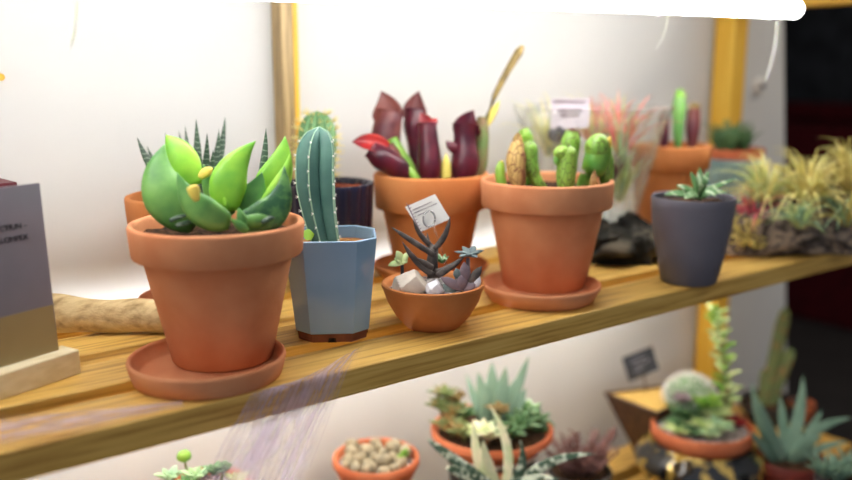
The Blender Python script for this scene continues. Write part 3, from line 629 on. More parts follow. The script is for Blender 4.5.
for x, y, w, d in ((664, 196, 12, -.02), (676, 187, 10, -.01), (690, 172, 8, .0), (700, 168, 8, 0), (709, 172, 9, .01), (720, 186, 9, .01), (737, 180, 7, 0), (684, 200, 11, -.03), (716, 197, 10, -.02), (727, 194, 9, -.01), (706, 184, 9, -.03), (695, 180, 8, -.025)):
    lf('succ', (699, 198), (x, y-1), w*1.3, 4, -.004, d, (0, .003, 0), 'lance', face=(-FW.x, -FW.y, 1.2), cup=.15)

# ---- dark bark slab + glass vase of air plants
p = aty(588, 226, .825); p.z = 0; zg = .040
t0 = on(628, 262)
b = MB(); b.blob(V((t0.x+.02, t0.y+.035, .018)), .07, (1.1, .95, .40), .5, 2.2, 4, 4)
for v in b.v: v.z = max(v.z, .0005); v.z = min(v.z, .0385+.0015*noise.noise(v*60)) if (V((v.x, v.y, 0))-p).length < .075 else v.z
for q, r_ in ((on(608, 264), .024), (on(640, 258), .024), (on(655, 266), .015)):
    b.blob(V((q.x, q.y+.022, r_*1.05)), r_*1.1, (1.2, .9, 1.25), .6, 2.5, 3, int(r_*1000))
for v in b.v: v.z = max(v.z, .0005)
tag(b.build('bark_slab', 'bark', None, 60), 'dark lumpy slab of cork bark between the green pitcher pot and grey pot', 'bark')
t = thing('glass_vase', 'flared clear ribbed glass vase holding air plants', 'vase', (p.x, p.y, zg))
zt = zat(p, 106); R = 78*mpp(V((p.x, p.y, zt))); rb = 46*mpp(p); H = zt-zg; g = .0035
fr2 = lambda a: 1+.022*cos(a*22)
b = MB(); b.lathe(V((p.x, p.y, zg)), [(rb*.55, 0), (rb*.9, .001), (rb*1.0, .006), (rb*1.1, H*.22), (rb*1.28, H*.52), (R*.9, H*.82), (R, H-.001), (R-.001, H), (R-g, H-.002), (R*.9-g, H*.82), (rb*1.28-g, H*.52), (rb*1.1-g, H*.22), (rb-g, .009), (rb*.5, .007)], 132, fr2, (True, True)); b.build('bowl', 'glass', t, 70)
def airplant(name, label, c, tips, mk, w, base_r=.004, group=None, n=40, L=.06, spread=1.0, seed=0, droop=.25, tipmat=None, lift=.35, curl=.3):
    rn = random.Random(seed); b = MB(); c = V(c)
    for i in range(n):
        a = rn.uniform(0, 2*pi); el = lift+rn.random()**.9*(1.5-lift)
        l_ = L*rn.uniform(.6, 1.12); o = V((cos(a), sin(a), 0)); d = o*cos(el)+V((0, 0, sin(el))); sd = V((-o.y, o.x, 0))*rn.uniform(-curl, curl)
        mi = 1 if tipmat and rn.random() < .45 else 0
        tip = c+(d+o*droop*.8+sd-V((0, 0, droop*.75*cos(el*.6))))*l_
        b.leaf(c+o*base_r, tip, (V((0, 0, 1))*droop*.62-o*droop*.15-sd*.3)*l_, w*rn.uniform(.75, 1.2), w*.35, face=V((0, 0, 1))-o*.3, prof='blade', n=9, seg=5, cup=.15, mi=mi)
    for q in tips:
        b.leaf(c, q, V((0, 0, .01)), w*1.3, w*.4, prof='blade', n=8, seg=6, mi=0)
    return tag(b.build(name, [mk]+([tipmat] if tipmat else []), None, 180), label, 'air plant', group)
gz = zg+.012; top = V((p.x, p.y, zt)); k = mpp(top)
G = lambda x, y, d=0: near(top, x, y, d)
airplant('air_plant', 'pink red tipped air plant at the right of the glass vase', V((p.x, p.y, gz+.078))+RT*.040, [G(600, 92, -.01), G(618, 88, 0), G(612, 100), G(650, 94, .01), G(645, 103)], 'pair', .0042, n=60, L=.098, seed=3, tipmat='paleg', droop=.3, lift=.75)
airplant('air_plant', 'yellow green air plant at the left of the glass vase', V((p.x, p.y, gz+.080))-RT*.058, [G(525, 98, 0), G(540, 96, .01)], 'yair', .004, n=60, L=.092, seed=4, tipmat='paleg', droop=.3, lift=.6)
airplant('air_plant', 'dark crimson leaved air plant in the middle of the glass vase', V((p.x-.006, p.y-.042, gz+.050)), [], 'purple', .007, n=16, L=.050, seed=5, droop=.1, lift=.8)
airplant('air_plant', 'green leaved air plant low in the right of the glass vase', V((p.x, p.y, gz+.018))+RT*.040-FH*.012, [G(622, 112, -.05), G(630, 118, -.05)], 'gair', .007, n=30, L=.085, seed=6, droop=.15, lift=.9, tipmat='paleg')
airplant('air_plant', 'salmon pink air plant at the back of the glass vase', V((p.x, p.y, gz+.085))+FH*.03+RT*.012, [G(590, 96, .05)], 'pair', .004, n=50, L=.09, seed=8, tipmat='yair', droop=.25, lift=.7)
c_ = [G(551, 99, -.05), G(590, 98, -.045), G(589, 128, -.045), G(550, 129, -.05)]
t2 = thing('name_card', 'blurred white printed card standing in the glass vase', 'card', G(570, 160, -.05))
b = MB(); b.add(c_+[q+FW*.0008 for q in c_], [(3, 2, 1, 0), (4, 5, 6, 7), (0, 1, 5, 4), (1, 2, 6, 5), (2, 3, 7, 6), (3, 0, 4, 7)]); cp = b.build('card', 'dimcard', t2, 20)
b = MB()
for yy, x0_, x1_ in ((101, 554, 586), (110, 559, 582), (115, 561, 579)):
    b.tube([G(x0_, yy, -.0515), G(x1_, yy, -.0465)], .0016, 6)
b.build('printed_lines', 'greyp', cp, 180)
b = MB(); b.tube([G(570, 128, -.047), G(572, 168, -.047)], .0012, 8); b.build('stick', 'dkwood', t2, 180)
b = MB(); b.blob(G(557, 134, -.04), 9*k, (1, 1, 1), .15, 1.2, 3, 2); tag(b.build('pebble', 'slate', None, 60), 'round black pebble lodged under the card in the glass vase', 'pebble')

# ---- orange pot with green and red pitchers at back right
p = on(665, 237, .005)
saucer('plant_saucer', 'terracotta saucer behind the slate grey pot', V((p.x, p.y, 0)), 45*mpp(p), 39*mpp(p), .016, 'terra3')
t = thing('potted_pitcher_plant', 'orange pot with one green and two red pitchers, behind the slate grey pot', 'potted plant', p)
h = zat(p, 144)-.005; R = 40*mpp(V((p.x, p.y, h)))
terracotta(t, p, R*.72, R, h, .034, 'terra2', step=.007)
zs = p.z+h-.012; soil(t, p, R-.0065, zs); ctr = V((p.x, p.y, zs)); k = mpp(ctr)
pitcher(t, [N(678, 148, 0), N(678, 130, 0), N(679, 108, 0), N(679, 98, 0)], [3*k, 5.5*k, 7*k, 5*k], 'leafg', (N(679, 102, .002), N(680, 88, 0), 11*k, (0, 0, 0)), 'greenp')
pitcher(t, [N(664, 150, -.02), N(663, 132, -.02), N(664, 117, -.02)], [4*k, 6*k, 5*k], 'purple', (N(664, 120, -.018), N(663, 110, -.02), 10*k, (0, 0, 0)), 'purple')
pitcher(t, [N(692, 148, 0), N(693, 128, 0), N(694, 110, 0)], [4*k, 7*k, 6*k], 'brownp', (N(694, 112, .002), N(692, 102, 0), 13*k, (0, 0, 0)), 'stalk')

# ---- teal pot with dark green rosettes
p = aty(731, 200, .853); p.z = 0
t = thing('potted_succulent', 'pale teal pot with clay rim and dark green spiky rosettes, before the pine upright', 'potted plant', p)
zr_ = zat(p, 148); R = 30*mpp(V((p.x, p.y, zr_))); zb = zat(p, 158)
b = MB(); b.lathe(p, [(R*.3, 0), (R*.75, 0), (R*.78, .002), (R*.95, zb-.006), (R*.99, zb-.002), (R*.96, zb), (R*.86, zb-.002), (R*.7, .01), (.001, .01)], 48); b.build('pot', 'teal', t, 50)
b = MB(); b.lathe(p, [(R*.6, zb-.03), (R*.83, zb-.001), (R*.93, zb+.0005), (R*.98, zr_-.002), (R*.96, zr_), (R*.88, zr_-.002), (R*.8, zb), (.001, zb-.02)], 48); b.build('liner', 'terra3', t, 50)
soil(t, p, R*.88, zr_-.006)
for i, (x, y, L_) in enumerate(((720, 144, .045), (731, 142, .062), (744, 147, .045), (726, 134, .062), (738, 134, .062))):
    q = near(V((p.x, p.y, zr_)), x, y, (-.02, -.03, -.01, .02, .02)[i]); rosette(t, V((q.x, q.y, zr_-.004)), 18, L_, .008, .004, 'dgreen', .8, seed=i, merge=True, name='rosette')

# ---- driftwood branch at left
p = V((on(105, 335).x, .826, 0))
a = near(on(60, 328), 40, 308, .02); pts = []; rs = []
A0 = V((on(30, 330).x, .872, .021)); A1 = V((on(165, 330).x+.02, .777, .0165))
b = MB(); n_ = 26
rings = []
for i in range(n_+1):
    s = i/n_; c = A0*(1-s)+A1*s; r = .0192-.0048*s+.0006*sin(s*11)
    if i == 0 or i == n_: r *= .75
    c.z = r*1.0+.0008; ring = []
    for j in range(24):
        an = 2*pi*j/24; rr = r*(1+.10*noise.noise(V((s*5, cos(an)*1.3, sin(an)*1.3))))
        ring.append(c+V((0, cos(an), 0))*rr+V((0, 0, max(-c.z+.0002, sin(an)*rr))))
    rings.append(ring)
b.grid(rings, True, True, True); tag(b.build('driftwood_branch', 'drift', None, 60), 'pale knobbly driftwood branch lying left of the biggest pot', 'driftwood')

# ---- card in pale wooden stand
c1 = on(81.5, 373.5); dirc = V((cos(math.radians(21)), sin(math.radians(21)), 0)); nrm = V((dirc.y, -dirc.x, 0))
hz = .021; Wd = .023; Ln = .17
t = thing('card_stand', 'grey printed card upright in a pale wooden block, at far left', 'sign', c1-dirc*Ln/2-nrm*Wd/2)
q = [c1, c1-dirc*Ln, c1-dirc*Ln-nrm*Wd, c1-nrm*Wd]
b = MB(); b.add(q+[v+V((0, 0, hz)) for v in q], [(3, 2, 1, 0), (4, 5, 6, 7), (0, 4, 7, 3), (1, 2, 6, 5), (0, 1, 5, 4), (2, 3, 7, 6)])
bevel(b.build('block', 'paleblock', t, 20), .0012)
cr = c1-dirc*.0095-nrm*.0140; zc = hz-.004; cw = .125; ctp = zat(cr, 183)
back = -nrm*.004
q = [cr+V((0, 0, zc)), cr-dirc*cw+V((0, 0, zc)), cr-dirc*(cw+.002)+back+V((0, 0, ctp)), cr+back-dirc*.002+V((0, 0, ctp))]; cth = -nrm*.0022
b = MB(); b.add(q+[v+cth for v in q], [(0, 3, 2, 1), (4, 5, 6, 7), (0, 4, 7, 3), (1, 2, 6, 5), (2, 3, 7, 6), (0, 1, 5, 4)]); cp = b.build('card', 'card', t, 20)
b = MB(); q2 = [v+(cth*.08)*0+cth*1.001 for v in q]
def text_mesh(s, size, origin, xd, yd, name, m, par, ext=.0002):
    cu = bpy.data.curves.new(name, 'FONT'); cu.body = s; cu.size = size; cu.extrude = ext; cu.align_x = 'RIGHT'
    to = bpy.data.objects.new(name, cu); COL.objects.link(to); dg = bpy.context.evaluated_depsgraph_get()
    me = bpy.data.meshes.new_from_object(to.evaluated_get(dg)); COL.objects.unlink(to); bpy.data.objects.remove(to)
    zd = xd.cross(yd)
    for v in me.vertices: v.co = origin+xd*v.co.x+yd*v.co.y+zd*v.co.z-ORG[par]
    me.materials.append(M[m]); o = bpy.data.objects.new(name, me); COL.objects.link(o); o.parent = par; ORG[o] = ORG[par]; return o
upc = (q[3]-q[0]).normalized()
def oncard(u, w): return q[0]-dirc*u+upc*w+nrm*.0003
Hc = (q[3]-q[0]).length
text_mesh('CTIUN –', .0062, oncard(.0150, Hc*.765), dirc, upc, 'lettering', 'ink', cp)
text_mesh('ALOMPEX', .0062, oncard(.0155, Hc*.700), dirc, upc, 'lettering', 'ink', cp)
b = MB(); q3 = [oncard(.0003, .0), oncard(cw-.001, 0), oncard(cw-.001, Hc*.30), oncard(.0008, Hc*.30)]; b.add([v+nrm*.0001 for v in q3]+[v-nrm*.0004 for v in q3], [(0, 3, 2, 1), (4, 5, 6, 7), (0, 4, 7, 3), (1, 2, 6, 5), (2, 3, 7, 6), (0, 1, 5, 4)]); b.build('printed_band', 'tanband', cp, 20)['label'] = 'tan lower band of the print'
b = MB()                                         # dark brush shape printed on the card
def blot(pts):
    n = len(pts); b.add([oncard(*s)+nrm*.0001 for s in pts]+[oncard(*s)-nrm*.0002 for s in pts], [tuple(range(n)), tuple(range(2*n-1, n-1, -1))]+[(i, i+n, (i+1) % n+n, (i+1) % n) for i in range(n)])
blot([(.050, Hc*.395), (.0535, Hc*.41), (.057, Hc*.40), (.058, Hc*.375), (.064, Hc*.335), (.071, Hc*.325), (.071, Hc*.315), (.062, Hc*.315), (.056, Hc*.345), (.053, Hc*.335), (.0495, Hc*.335), (.0515, Hc*.36)])
b.build('printed_mark', 'ink', cp, 20)
# dark red box behind the card
rt = aty(9, 182, .90); 
t = thing('box', 'dark red box mostly hidden behind the grey card at far left', 'box', (rt.x-.07, rt.y, 0))
dx = V((cos(.12), sin(.12), 0)); dn = V((-dx.y, dx.x, 0)); c0 = V((rt.x, .865, 0))
q = [c0, c0-dx*.14, c0-dx*.14+dn*.05, c0+dn*.05]; zt_ = zat(c0, 182); zl = zt_-.02
mk = lambda z0, z1: ([v+V((0, 0, z0)) for v in q]+[v+V((0, 0, z1)) for v in q])
b = MB(); b.add(mk(0, zl), [(0, 1, 2, 3)[::-1], (4, 5, 6, 7)[::-1], (0, 4, 5, 1), (2, 6, 7, 3), (0, 3, 7, 4), (1, 5, 6, 2)]); bevel(b.build('body', 'darkred', t, 20), .001)
b = MB(); b.add(mk(zl+.0004, zt_), [(0, 1, 2, 3)[::-1], (4, 5, 6, 7)[::-1], (0, 4, 5, 1), (2, 6, 7, 3), (0, 3, 7, 4), (1, 5, 6, 2)]); bevel(b.build('lid', 'darkred', t, 20), .001)

# ---- air plants on the driftwood log at right
lc = on(800, 258); 
b = MB()
dl = V((.9, -.25, 0)).normalized()
l0 = on(736, 260)+V((.022, .030, 0)); l1 = on(880, 258)+V((.022, .032, 0)); rings = []
for i in range(27):
    s = i/26; c = l0*(1-s)+l1*s; env = (sin(pi*min(1, .1+s*.9)))**.4; ry = .042*env; rz = .040*env; ring = []
    for j in range(28):
        an = 2*pi*j/28; kk = 1+.5*noise.noise(V((s*3.5, cos(an)*1.8, sin(an)*1.8)))+.14*noise.noise(V((s*20, cos(an)*5, sin(an)*5)))
        ring.append(V((c.x+.01*noise.noise(V((s*9, an, 0))), c.y+cos(an)*ry*kk, max(.0005, rz*.72+sin(an)*rz*kk))))
    rings.append(ring)
b.grid(rings, True, True, True); tag(b.build('driftwood_log', 'log', None, 70), 'grey split driftwood log at the right end of the shelf under air plants', 'driftwood')
lt = V((lc.x, lc.y, .045))
AP = [('straw yellow air plant with long arching leaves, largest tuft on the driftwood log', (806, 205), .012, 'yair', 'yair2', 120, .088, .0042, 11),
      ('silver green air plant rosette at the front of the driftwood log', (800, 228), -.030, 'gair', 'paleg', 46, .046, .0062, 12),
      ('pale straw air plant spreading left over the end of the driftwood log', (765, 204), .03, 'yair', 'paleg', 100, .082, .0042, 13),
      ('gold air plant at the right edge, farthest back on the driftwood log', (850, 190), .05, 'yair', 'yair2', 100, .088, .0042, 14),
      ('dull green gold air plant drooping at the right end of the driftwood log', (846, 226), -.01, 'yair2', 'gair', 60, .07, .0045, 15),
      ('pinkish magenta air plant between the slate grey pot and the driftwood log', (752, 224), .03, 'pair2', None, 34, .060, .007, 16)]
for lab, px, dy, m1, m2, n_, L_, w_, sd in AP:
    q = near(lt, px[0], px[1], dy); airplant('air_plant', lab, q, [], m1, w_, n=n_, L=L_, seed=sd, droop=.45, tipmat=m2, lift=.15 if sd != 16 else .3)
b = MB()
rn = random.Random(3)
for i in range(60):
    q = near(lt, rn.uniform(728, 764), rn.uniform(222, 250), rn.uniform(-.02, .03)); q.z = max(q.z, .006)
    b.tube([q, q+V((rn.uniform(-.012, .012), rn.uniform(-.01, .01), rn.uniform(0, .012))), q+V((rn.uniform(-.02, .02), rn.uniform(-.01, .01), rn.uniform(-.004, .014)))], [.0012, .0012, .0006], 5)
tag(b.build('dry_moss', 'yair2', None, 180), 'tan dry moss tuft at the left end of the driftwood log', 'moss')['kind'] = 'stuff'

# ------------------------------------------------------------------ lower shelf
LZ = -.395
def plinth(name, label, c, r, z1, mk, cat='stand'):
    b = MB(); b.lathe(V((c.x, c.y, LZ)), [(r*.5, 0), (r*.96, 0), (r, .003), (r, z1-LZ-.003), (r*.97, z1-LZ), (.001, z1-LZ)], 40); return tag(b.build(name, mk, None, 40), label, cat)
def bowl(root, c, R, h, mk, rb=.6, name='bowl', w=.006):
    b = MB(); b.lathe(c, [(R*rb*.5, 0), (R*rb, 0), (R*(rb+.03), .002), (R*(.5+rb*.5), h*.45), (R*.97, h-.012), (R, h-.010), (R, h-.002), (R-.002, h), (R-w+.001, h-.001), (R-w, h-.004), (R*.8, h*.5), (R*rb*.8, .008), (.001, .008)], 56); return b.build(name, mk, root, 50)
# lithops bowl
zr_ = -.238; q = on(376, 455, zr_); h = .062; R = 43.5*mpp(q)
plinth('plant_stand', 'dark round stand under the bowl of living stones on the lower shelf', q, R*.62, zr_-h, 'dkpot')
t = thing('living_stone_bowl', 'small terracotta bowl crowded with beige living stones on the lower shelf', 'potted plant', (q.x, q.y, zr_-h))
bowl(t, V((q.x, q.y, zr_-h)), R, h, 'terra3', .58); soil(t, q, R-.007, zr_-.010, 'gravel')
rn = random.Random(5); n_ = 0
spots = []
for i in range(400):
    a = rn.uniform(0, 2*pi); r_ = R*.82*sqrt(rn.random()); c = V((q.x+r_*cos(a), q.y+r_*sin(a), 0)); rr = rn.uniform(.007, .0105)
    if all((c-s_).length > (rr+r2)*.88 for s_, r2 in spots): spots.append((c, rr))
for i, (c, rr) in enumerate(spots):
    b = MB(); hgt = .9
    for sgn in (-1, 1): b.blob(V((c.x, c.y, zr_-.006+rr*.6))+V((cos(i), sin(i), 0))*rr*.32*sgn, rr*.78, (1, 1, 1.15), .08, 1.5, 2, i)
    b.build('living_stone', 'lith', t, 180)
for x, y in ((400, 462), (404, 458)):
    c = on(x, y, zr_); b = MB(); b.leaf(c, c+V((.002, -.002, .014)), (0, 0, 0), .009, .005, prof='ovate'); b.build('leaf', 'greenp', t, 180)
# mixed dish on dark pot with white saucer
zr_ = -.222; q = on(492, 426, zr_); R = 61*mpp(q); h = .029; zb = zr_-h
b = MB(); rp = R*.72; b.lathe(V((q.x, q.y, LZ)), [(rp*.3, 0), (rp*.8, 0), (rp*.83, .003), (rp, zb-LZ-.010), (rp, zb-LZ-.0075), (rp*.93, zb-LZ-.007), (rp*.7, .01), (.001, .01)], 48)
tag(b.build('planter', 'dkpot', None, 50), 'charcoal pot used as a stand under the mixed succulent dish', 'pot')
b = MB(); rp = R*.80; b.lathe(V((q.x, q.y, zb-.007)), [(rp*.5, 0), (rp*.85, 0), (rp*.98, .004), (rp, .008), (rp-.002, .009), (rp-.004, .008), (rp*.9, .005), (.001, .0045)], 56); tag(b.build('plant_saucer', 'whitegl', None, 50), 'white saucer under the mixed succulent dish on the lower shelf', 'saucer')
t = thing('succulent_dish', 'wide terracotta dish of mixed sage and olive succulents on the lower shelf', 'potted plant', (q.x, q.y, zb-.0025))
bowl(t, V((q.x, q.y, zb-.0025)), R, h+.0025, 'terra3', .74); soil(t, q, R-.007, zr_-.008)
D = lambda x, y, d=0: near(q, x, y, d)
for ba, ti, w in (((488, 420), (478, 372), 15), ((492, 420), (492, 362), 17), ((498, 420), (506, 366), 16), ((506, 418), (529, 356), 12), ((500, 420), (519, 375), 14), ((482, 420), (466, 374), 9), ((484, 422), (486, 385), 16), ((503, 424), (503, 388), 16), ((494, 426), (495, 396), 18), ((512, 420), (526, 388), 12)):
    b = MB(); b.leaf(D(*ba, .0), D(*ti, rn.uniform(-.01, .03)), (0, 0, 0), w*1.3*mpp(q), w*.4*mpp(q), prof='lance', cup=.1); b.build('leaf', 'aloe', t, 180)
for i, (x, y, L_, mk, w) in enumerate(((448, 425, .028, 'olive', .011), (462, 432, .03, 'olive', .012), (452, 410, .028, 'olive', .011), (440, 404, .026, 'olive', .010), (464, 412, .026, 'dgreen', .011), (445, 392, .024, 'olive', .010), (520, 425, .034, 'dgreen', .013), (535, 420, .03, 'dgreen', .013), (525, 410, .03, 'succ', .014), (510, 432, .03, 'dgreen', .013), (487, 434, .034, 'cream', .014), (499, 408, .02, 'stalk', .010), (476, 432, .028, 'vari', .012), (540, 428, .024, 'dgreen', .012), (455, 396, .02, 'stalk', .009))):
    c = D(x, y, (-.02, -.035, .0, .01, .0, .01, -.02, .0, .01, -.04, -.045, -.02, -.04, .01, .01)[i])
    st = MB(); cz = max(zr_-.01, min(c.z, 9)); st.tube([V((c.x+(q.x-c.x)*.12, c.y+(q.y-c.y)*.12, zr_-.012)), c], [.003, .003], 8); st.build('stem', 'stem', t, 180)
    rosette(t, c, 14, L_, w, .005, mk, .2, prof='ovate', seed=i+30, merge=True, name='rosette', zb=-.006)
# banded aloe in front
q = on(500, 482, -.245); R = .045; zb = LZ
t = thing('potted_aloe', 'white flecked tiger aloe with cream upright leaves at the bottom centre', 'potted plant', (q.x, q.y, zb))
b = MB(); H_ = q.z-.012-zb; b.lathe(V((q.x, q.y, zb)), [(.02, 0), (.034, 0), (.036, .002), (R, H_-.025), (R+.004, H_-.024), (R+.006, H_-.002), (R+.004, H_), (R, H_-.002), (R-.004, H_-.02), (.03, .01), (.001, .01)], 48); b.build('pot', 'terra3', t, 50)
soil(t, q, R-.001, zb+H_-.006)
D = lambda x, y, d=0: near(q, x, y, d)
for mk, ba, ti, w, bd, dy in (('tiger', (494, 488), (426, 438), 15, (-.004, .004, 0), -.02), ('cream', (485, 486), (473, 418), 15, (-.001, 0, 0), .01), ('cream', (505, 486), (489, 404), 14, (.004, -.001, 0), .02), ('cream', (498, 490), (483, 440), 17, (-.001, 0, 0), -.01), ('tiger', (508, 490), (520, 440), 14, (.003, -.001, 0), -.01),
                              ('tiger', (512, 492), (597, 454), 15, (-.002, .006, 0), -.02), ('tiger', (490, 494), (446, 470), 15, (-.004, .006, 0), -.03), ('tiger', (500, 496), (560, 480), 14, (0, .005, 0), -.035), ('tiger', (500, 496), (470, 476), 14, (0, .003, 0), -.035)):
    b = MB(); b.leaf(D(*ba), D(*ti, dy), RT*bd[0]*3+UP*bd[1]*2, w*mpp(q), w*.4*mpp(q), prof='lance', cup=.12, n=16); b.build('leaf', mk, t, 180)
# mauve brown sprigs
q = on(580, 462, -.30); zb = LZ
t = thing('potted_heather', 'mauve brown feathery sprigs in a dark pot beside the tiger aloe', 'potted plant', (q.x, q.y, zb))
b = MB(); b.lathe(V((q.x, q.y, zb)), [(.02, 0), (.034, 0), (.046, -.30-.012-zb), (.043, -.30-.010-zb), (.03, .01), (.001, .01)], 40); b.build('pot', 'dkpot', t, 50)
soil(t, q, .0435, -.318)
D = lambda x, y, d=0: near(q, x, y, d)
for i in range(44):
    x = rn.uniform(545, 620); tp = D(x, rn.uniform(430, 466), rn.uniform(-.05, .03)); bs_ = V((q.x+(tp.x-q.x)*.35, q.y+(tp.y-q.y)*.35, -.318)); b = MB()
    b.tube([bs_, (bs_+tp)/2+V((0, 0, .004)), tp], [.0012, .001, .0005], 5)
    for j in range(16):
        s = .25+.75*j/16; c = bs_*(1-s)+tp*s; dv = V((rn.uniform(-1, 1), rn.uniform(-1, 1), .8)).normalized(); b.leaf(c, c+dv*.012, (0, 0, 0), .0036, .0014, prof='lance', n=4, seg=5)
    b.build('sprig', 'heath', t, 180)
# wooden trough with sand
t = thing('wooden_trough', 'angular dark wooden trough of yellow sand near the wall on the lower shelf', 'planter', (on(648, 400, -.30).x, .86, LZ))
z1 = -.272; Lf, Rg = on(603, 392, z1), on(690, 381, z1); Fm = on(656, 413, z1)
b = MB(); ym = .79; a_ = V((Lf.x, Lf.y, z1)); bck = V((Rg.x, min(Rg.y, .92), z1)); fr_ = V((Fm.x, Fm.y, z1)); e_ = V((Rg.x+.06, fr_.y+.02, z1))
a_.y = min(a_.y, .94)
low = [V((fr_.x-.02, fr_.y+.03, LZ)), V((bck.x-.03, bck.y-.03, LZ)), V((e_.x-.02, e_.y+.01, LZ))]
top_ = [a_, fr_, e_, bck]; cen = (a_+fr_+e_+bck)/4; inn = [v+(cen-v).normalized()*.009 for v in top_]; inl = [v-V((0, 0, .006)) for v in inn]
lw = [cen+(v-cen)*.42 for v in top_]; lw = [V((v.x, v.y, LZ+.0005)) for v in lw]
b.grid([lw, top_, inn, inl], True, True, True); bevel(b.build('body', 'dkwood', t, 20), .0015)
b = MB(); cs_ = [v+V((0, 0, .002)) for v in inl]; b.add(cs_+[cen+V((0, 0, -.001))], [(0, 1, 4), (1, 2, 4), (2, 3, 4), (3, 0, 4)]); b.build('sand', 'sand', t, 180)
# slate sign
bs_ = cen+V((0, .01, 0)); D = lambda x, y, d=0: near(bs_, x, y, d)
t = thing('slate_sign', 'small tilted black slate sign standing in the wooden trough', 'sign', D(646, 392))
q4 = [D(622, 358), D(652, 346), D(659, 369), D(629, 382)]
b = MB(); b.add([v-FW*.001 for v in q4]+[v+FW*.001 for v in q4], [(3, 2, 1, 0), (4, 5, 6, 7), (0, 1, 5, 4), (1, 2, 6, 5), (2, 3, 7, 6), (3, 0, 4, 7)]); sg = b.build('slate', 'slate', t, 20)
b = MB()
for r_, l0_, l1_ in ((.3, .2, .7), (.5, .3, .85), (.7, .25, .6)):
    a0 = q4[0]*(1-r_)+q4[3]*r_; a1 = q4[1]*(1-r_)+q4[2]*r_; pts = [a0*(1-u)+a1*u-FW*.0014+UP*.0015*sin(i*2.1) for i, u in enumerate(l0_+(l1_-l0_)*j/8 for j in range(9))]; b.tube(pts, .0009, 5)
b.build('chalk_lines', 'chalk', sg, 180)
b = MB(); b.tube([D(644, 374, .001), D(646, 394, .001)], .0012, 8); b.build('stick', 'dkwood', t, 180)
# gold and black pot with terracotta cactus bowl
zr_ = -.285; q = on(702, 423, zr_); R = 49.5*mpp(q); zg = zr_-.026; RG = 64*mpp(q)
b = MB(); Hg = zg-LZ
b.lathe(V((q.x, q.y, LZ)), [(RG*.3, 0), (RG*.6, 0), (RG*.64, .003), (RG*.98, Hg*.45), (RG, Hg*.62), (RG*.93, Hg*.82), (RG*.80, Hg*.93), (RG*.80, Hg-.003), (RG*.79, Hg-.001), (RG*.74, Hg), (RG*.70, Hg-.004), (RG*.72, Hg*.7), (RG*.5, .01), (.001, .01)], 64)
tag(b.build('glazed_pot', 'gold', None, 60), 'glossy gold and black glazed pot at the bottom right', 'pot')
t = thing('cactus_bowl', 'terracotta bowl with white woolly cactus and tall jade stem, on the gold pot', 'potted plant', (q.x, q.y, zg))
b = MB(); hb = zr_-zg; rr0 = RG*.66
b.lathe(V((q.x, q.y, zg)), [(rr0*.5, -.012), (rr0*.98, -.012), (rr0, .0), (R*.97, .004), (R, .006), (R, hb-.002), (R-.002, hb), (R-.006, hb-.002), (R*.84, 0.002), (.001, -.004)], 56); b.build('bowl', 'terra3', t, 50)
soil(t, q, R-.007, zr_-.007, 'gravel')
D = lambda x, y, d=0: near(q, x, y, d)
c = D(690, 397, .022); rr = 25*mpp(q); b = MB(); bs = MB(); b.blob(V((c.x, c.y, max(c.z, zr_))), rr, (1, 1, .9), .03, 2, 3, 1)
for v in b.v: v.z = max(v.z, zr_-.008)
ca = b.build('cactus', 'cactus2', t, 180)
for i in range(260):
    zz = 1-1.1*i/260; a = i*2.39996; r_ = sqrt(max(0, 1-zz*zz)); dv = V((r_*cos(a), r_*sin(a), zz*.9)); o_ = V((c.x, c.y, max(c.z, zr_)))+dv*rr
    for j in range(4): bs.tube([o_, o_+(dv+V((rn.uniform(-.8, .8), rn.uniform(-.8, .8), rn.uniform(-.6, .8)))).normalized()*rn.uniform(.004, .008)], [.0007, .0003], 4)
bs.build('white_spines', 'wspine', ca, 180)
pts = [D(724, 420, .0), D(727, 395, .005), D(724, 360, .005), D(718, 330, .008), D(715, 308, .01)]
b = MB(); b.tube(pts, [.005, .0048, .004, .003, .002], 10); st = b.build('stem', 'stem', t, 180)
for i in range(34):
    s = .12+.88*i/34; f_ = s*4; j = min(3, int(f_)); c = pts[j]*(1-(f_-j))+pts[j+1]*(f_-j); a = i*2.4; dv = V((cos(a), sin(a), .55)).normalized()
    b = MB(); b.leaf(c, c+dv*(.032-.010*s), V((0, 0, .002)), .0125, .006, face=V((0, 0, 1)), prof='ovate', n=8, seg=8); b.build('leaf', 'vari' if i % 3 else 'greenp', st, 180)
for i, (x, y, L_, mk, w, d) in enumerate(((704, 404, .040, 'greenp', .017, -.012), (718, 428, .032, 'gair', .013, -.035), (684, 412, .026, 'dgreen', .011, -.012), (702, 424, .024, 'vari', .012, -.03), (678, 424, .024, 'dgreen', .010, -.02), (690, 434, .022, 'dgreen', .010, -.035), (735, 424, .024, 'redhood', .008, .0), (716, 414, .034, 'vari', .014, -.01), (678, 430, .026, 'vari', .011, -.03), (708, 436, .022, 'gair', .011, -.04), (682, 398, .022, 'greyp', .010, -.02))):
    c = D(x, y, d); rosette(t, V((c.x, c.y, max(zr_-.004, c.z-.006))), 18, L_, w, .005, mk, .3, prof='ovate', seed=60+i, merge=True, name='rosette')
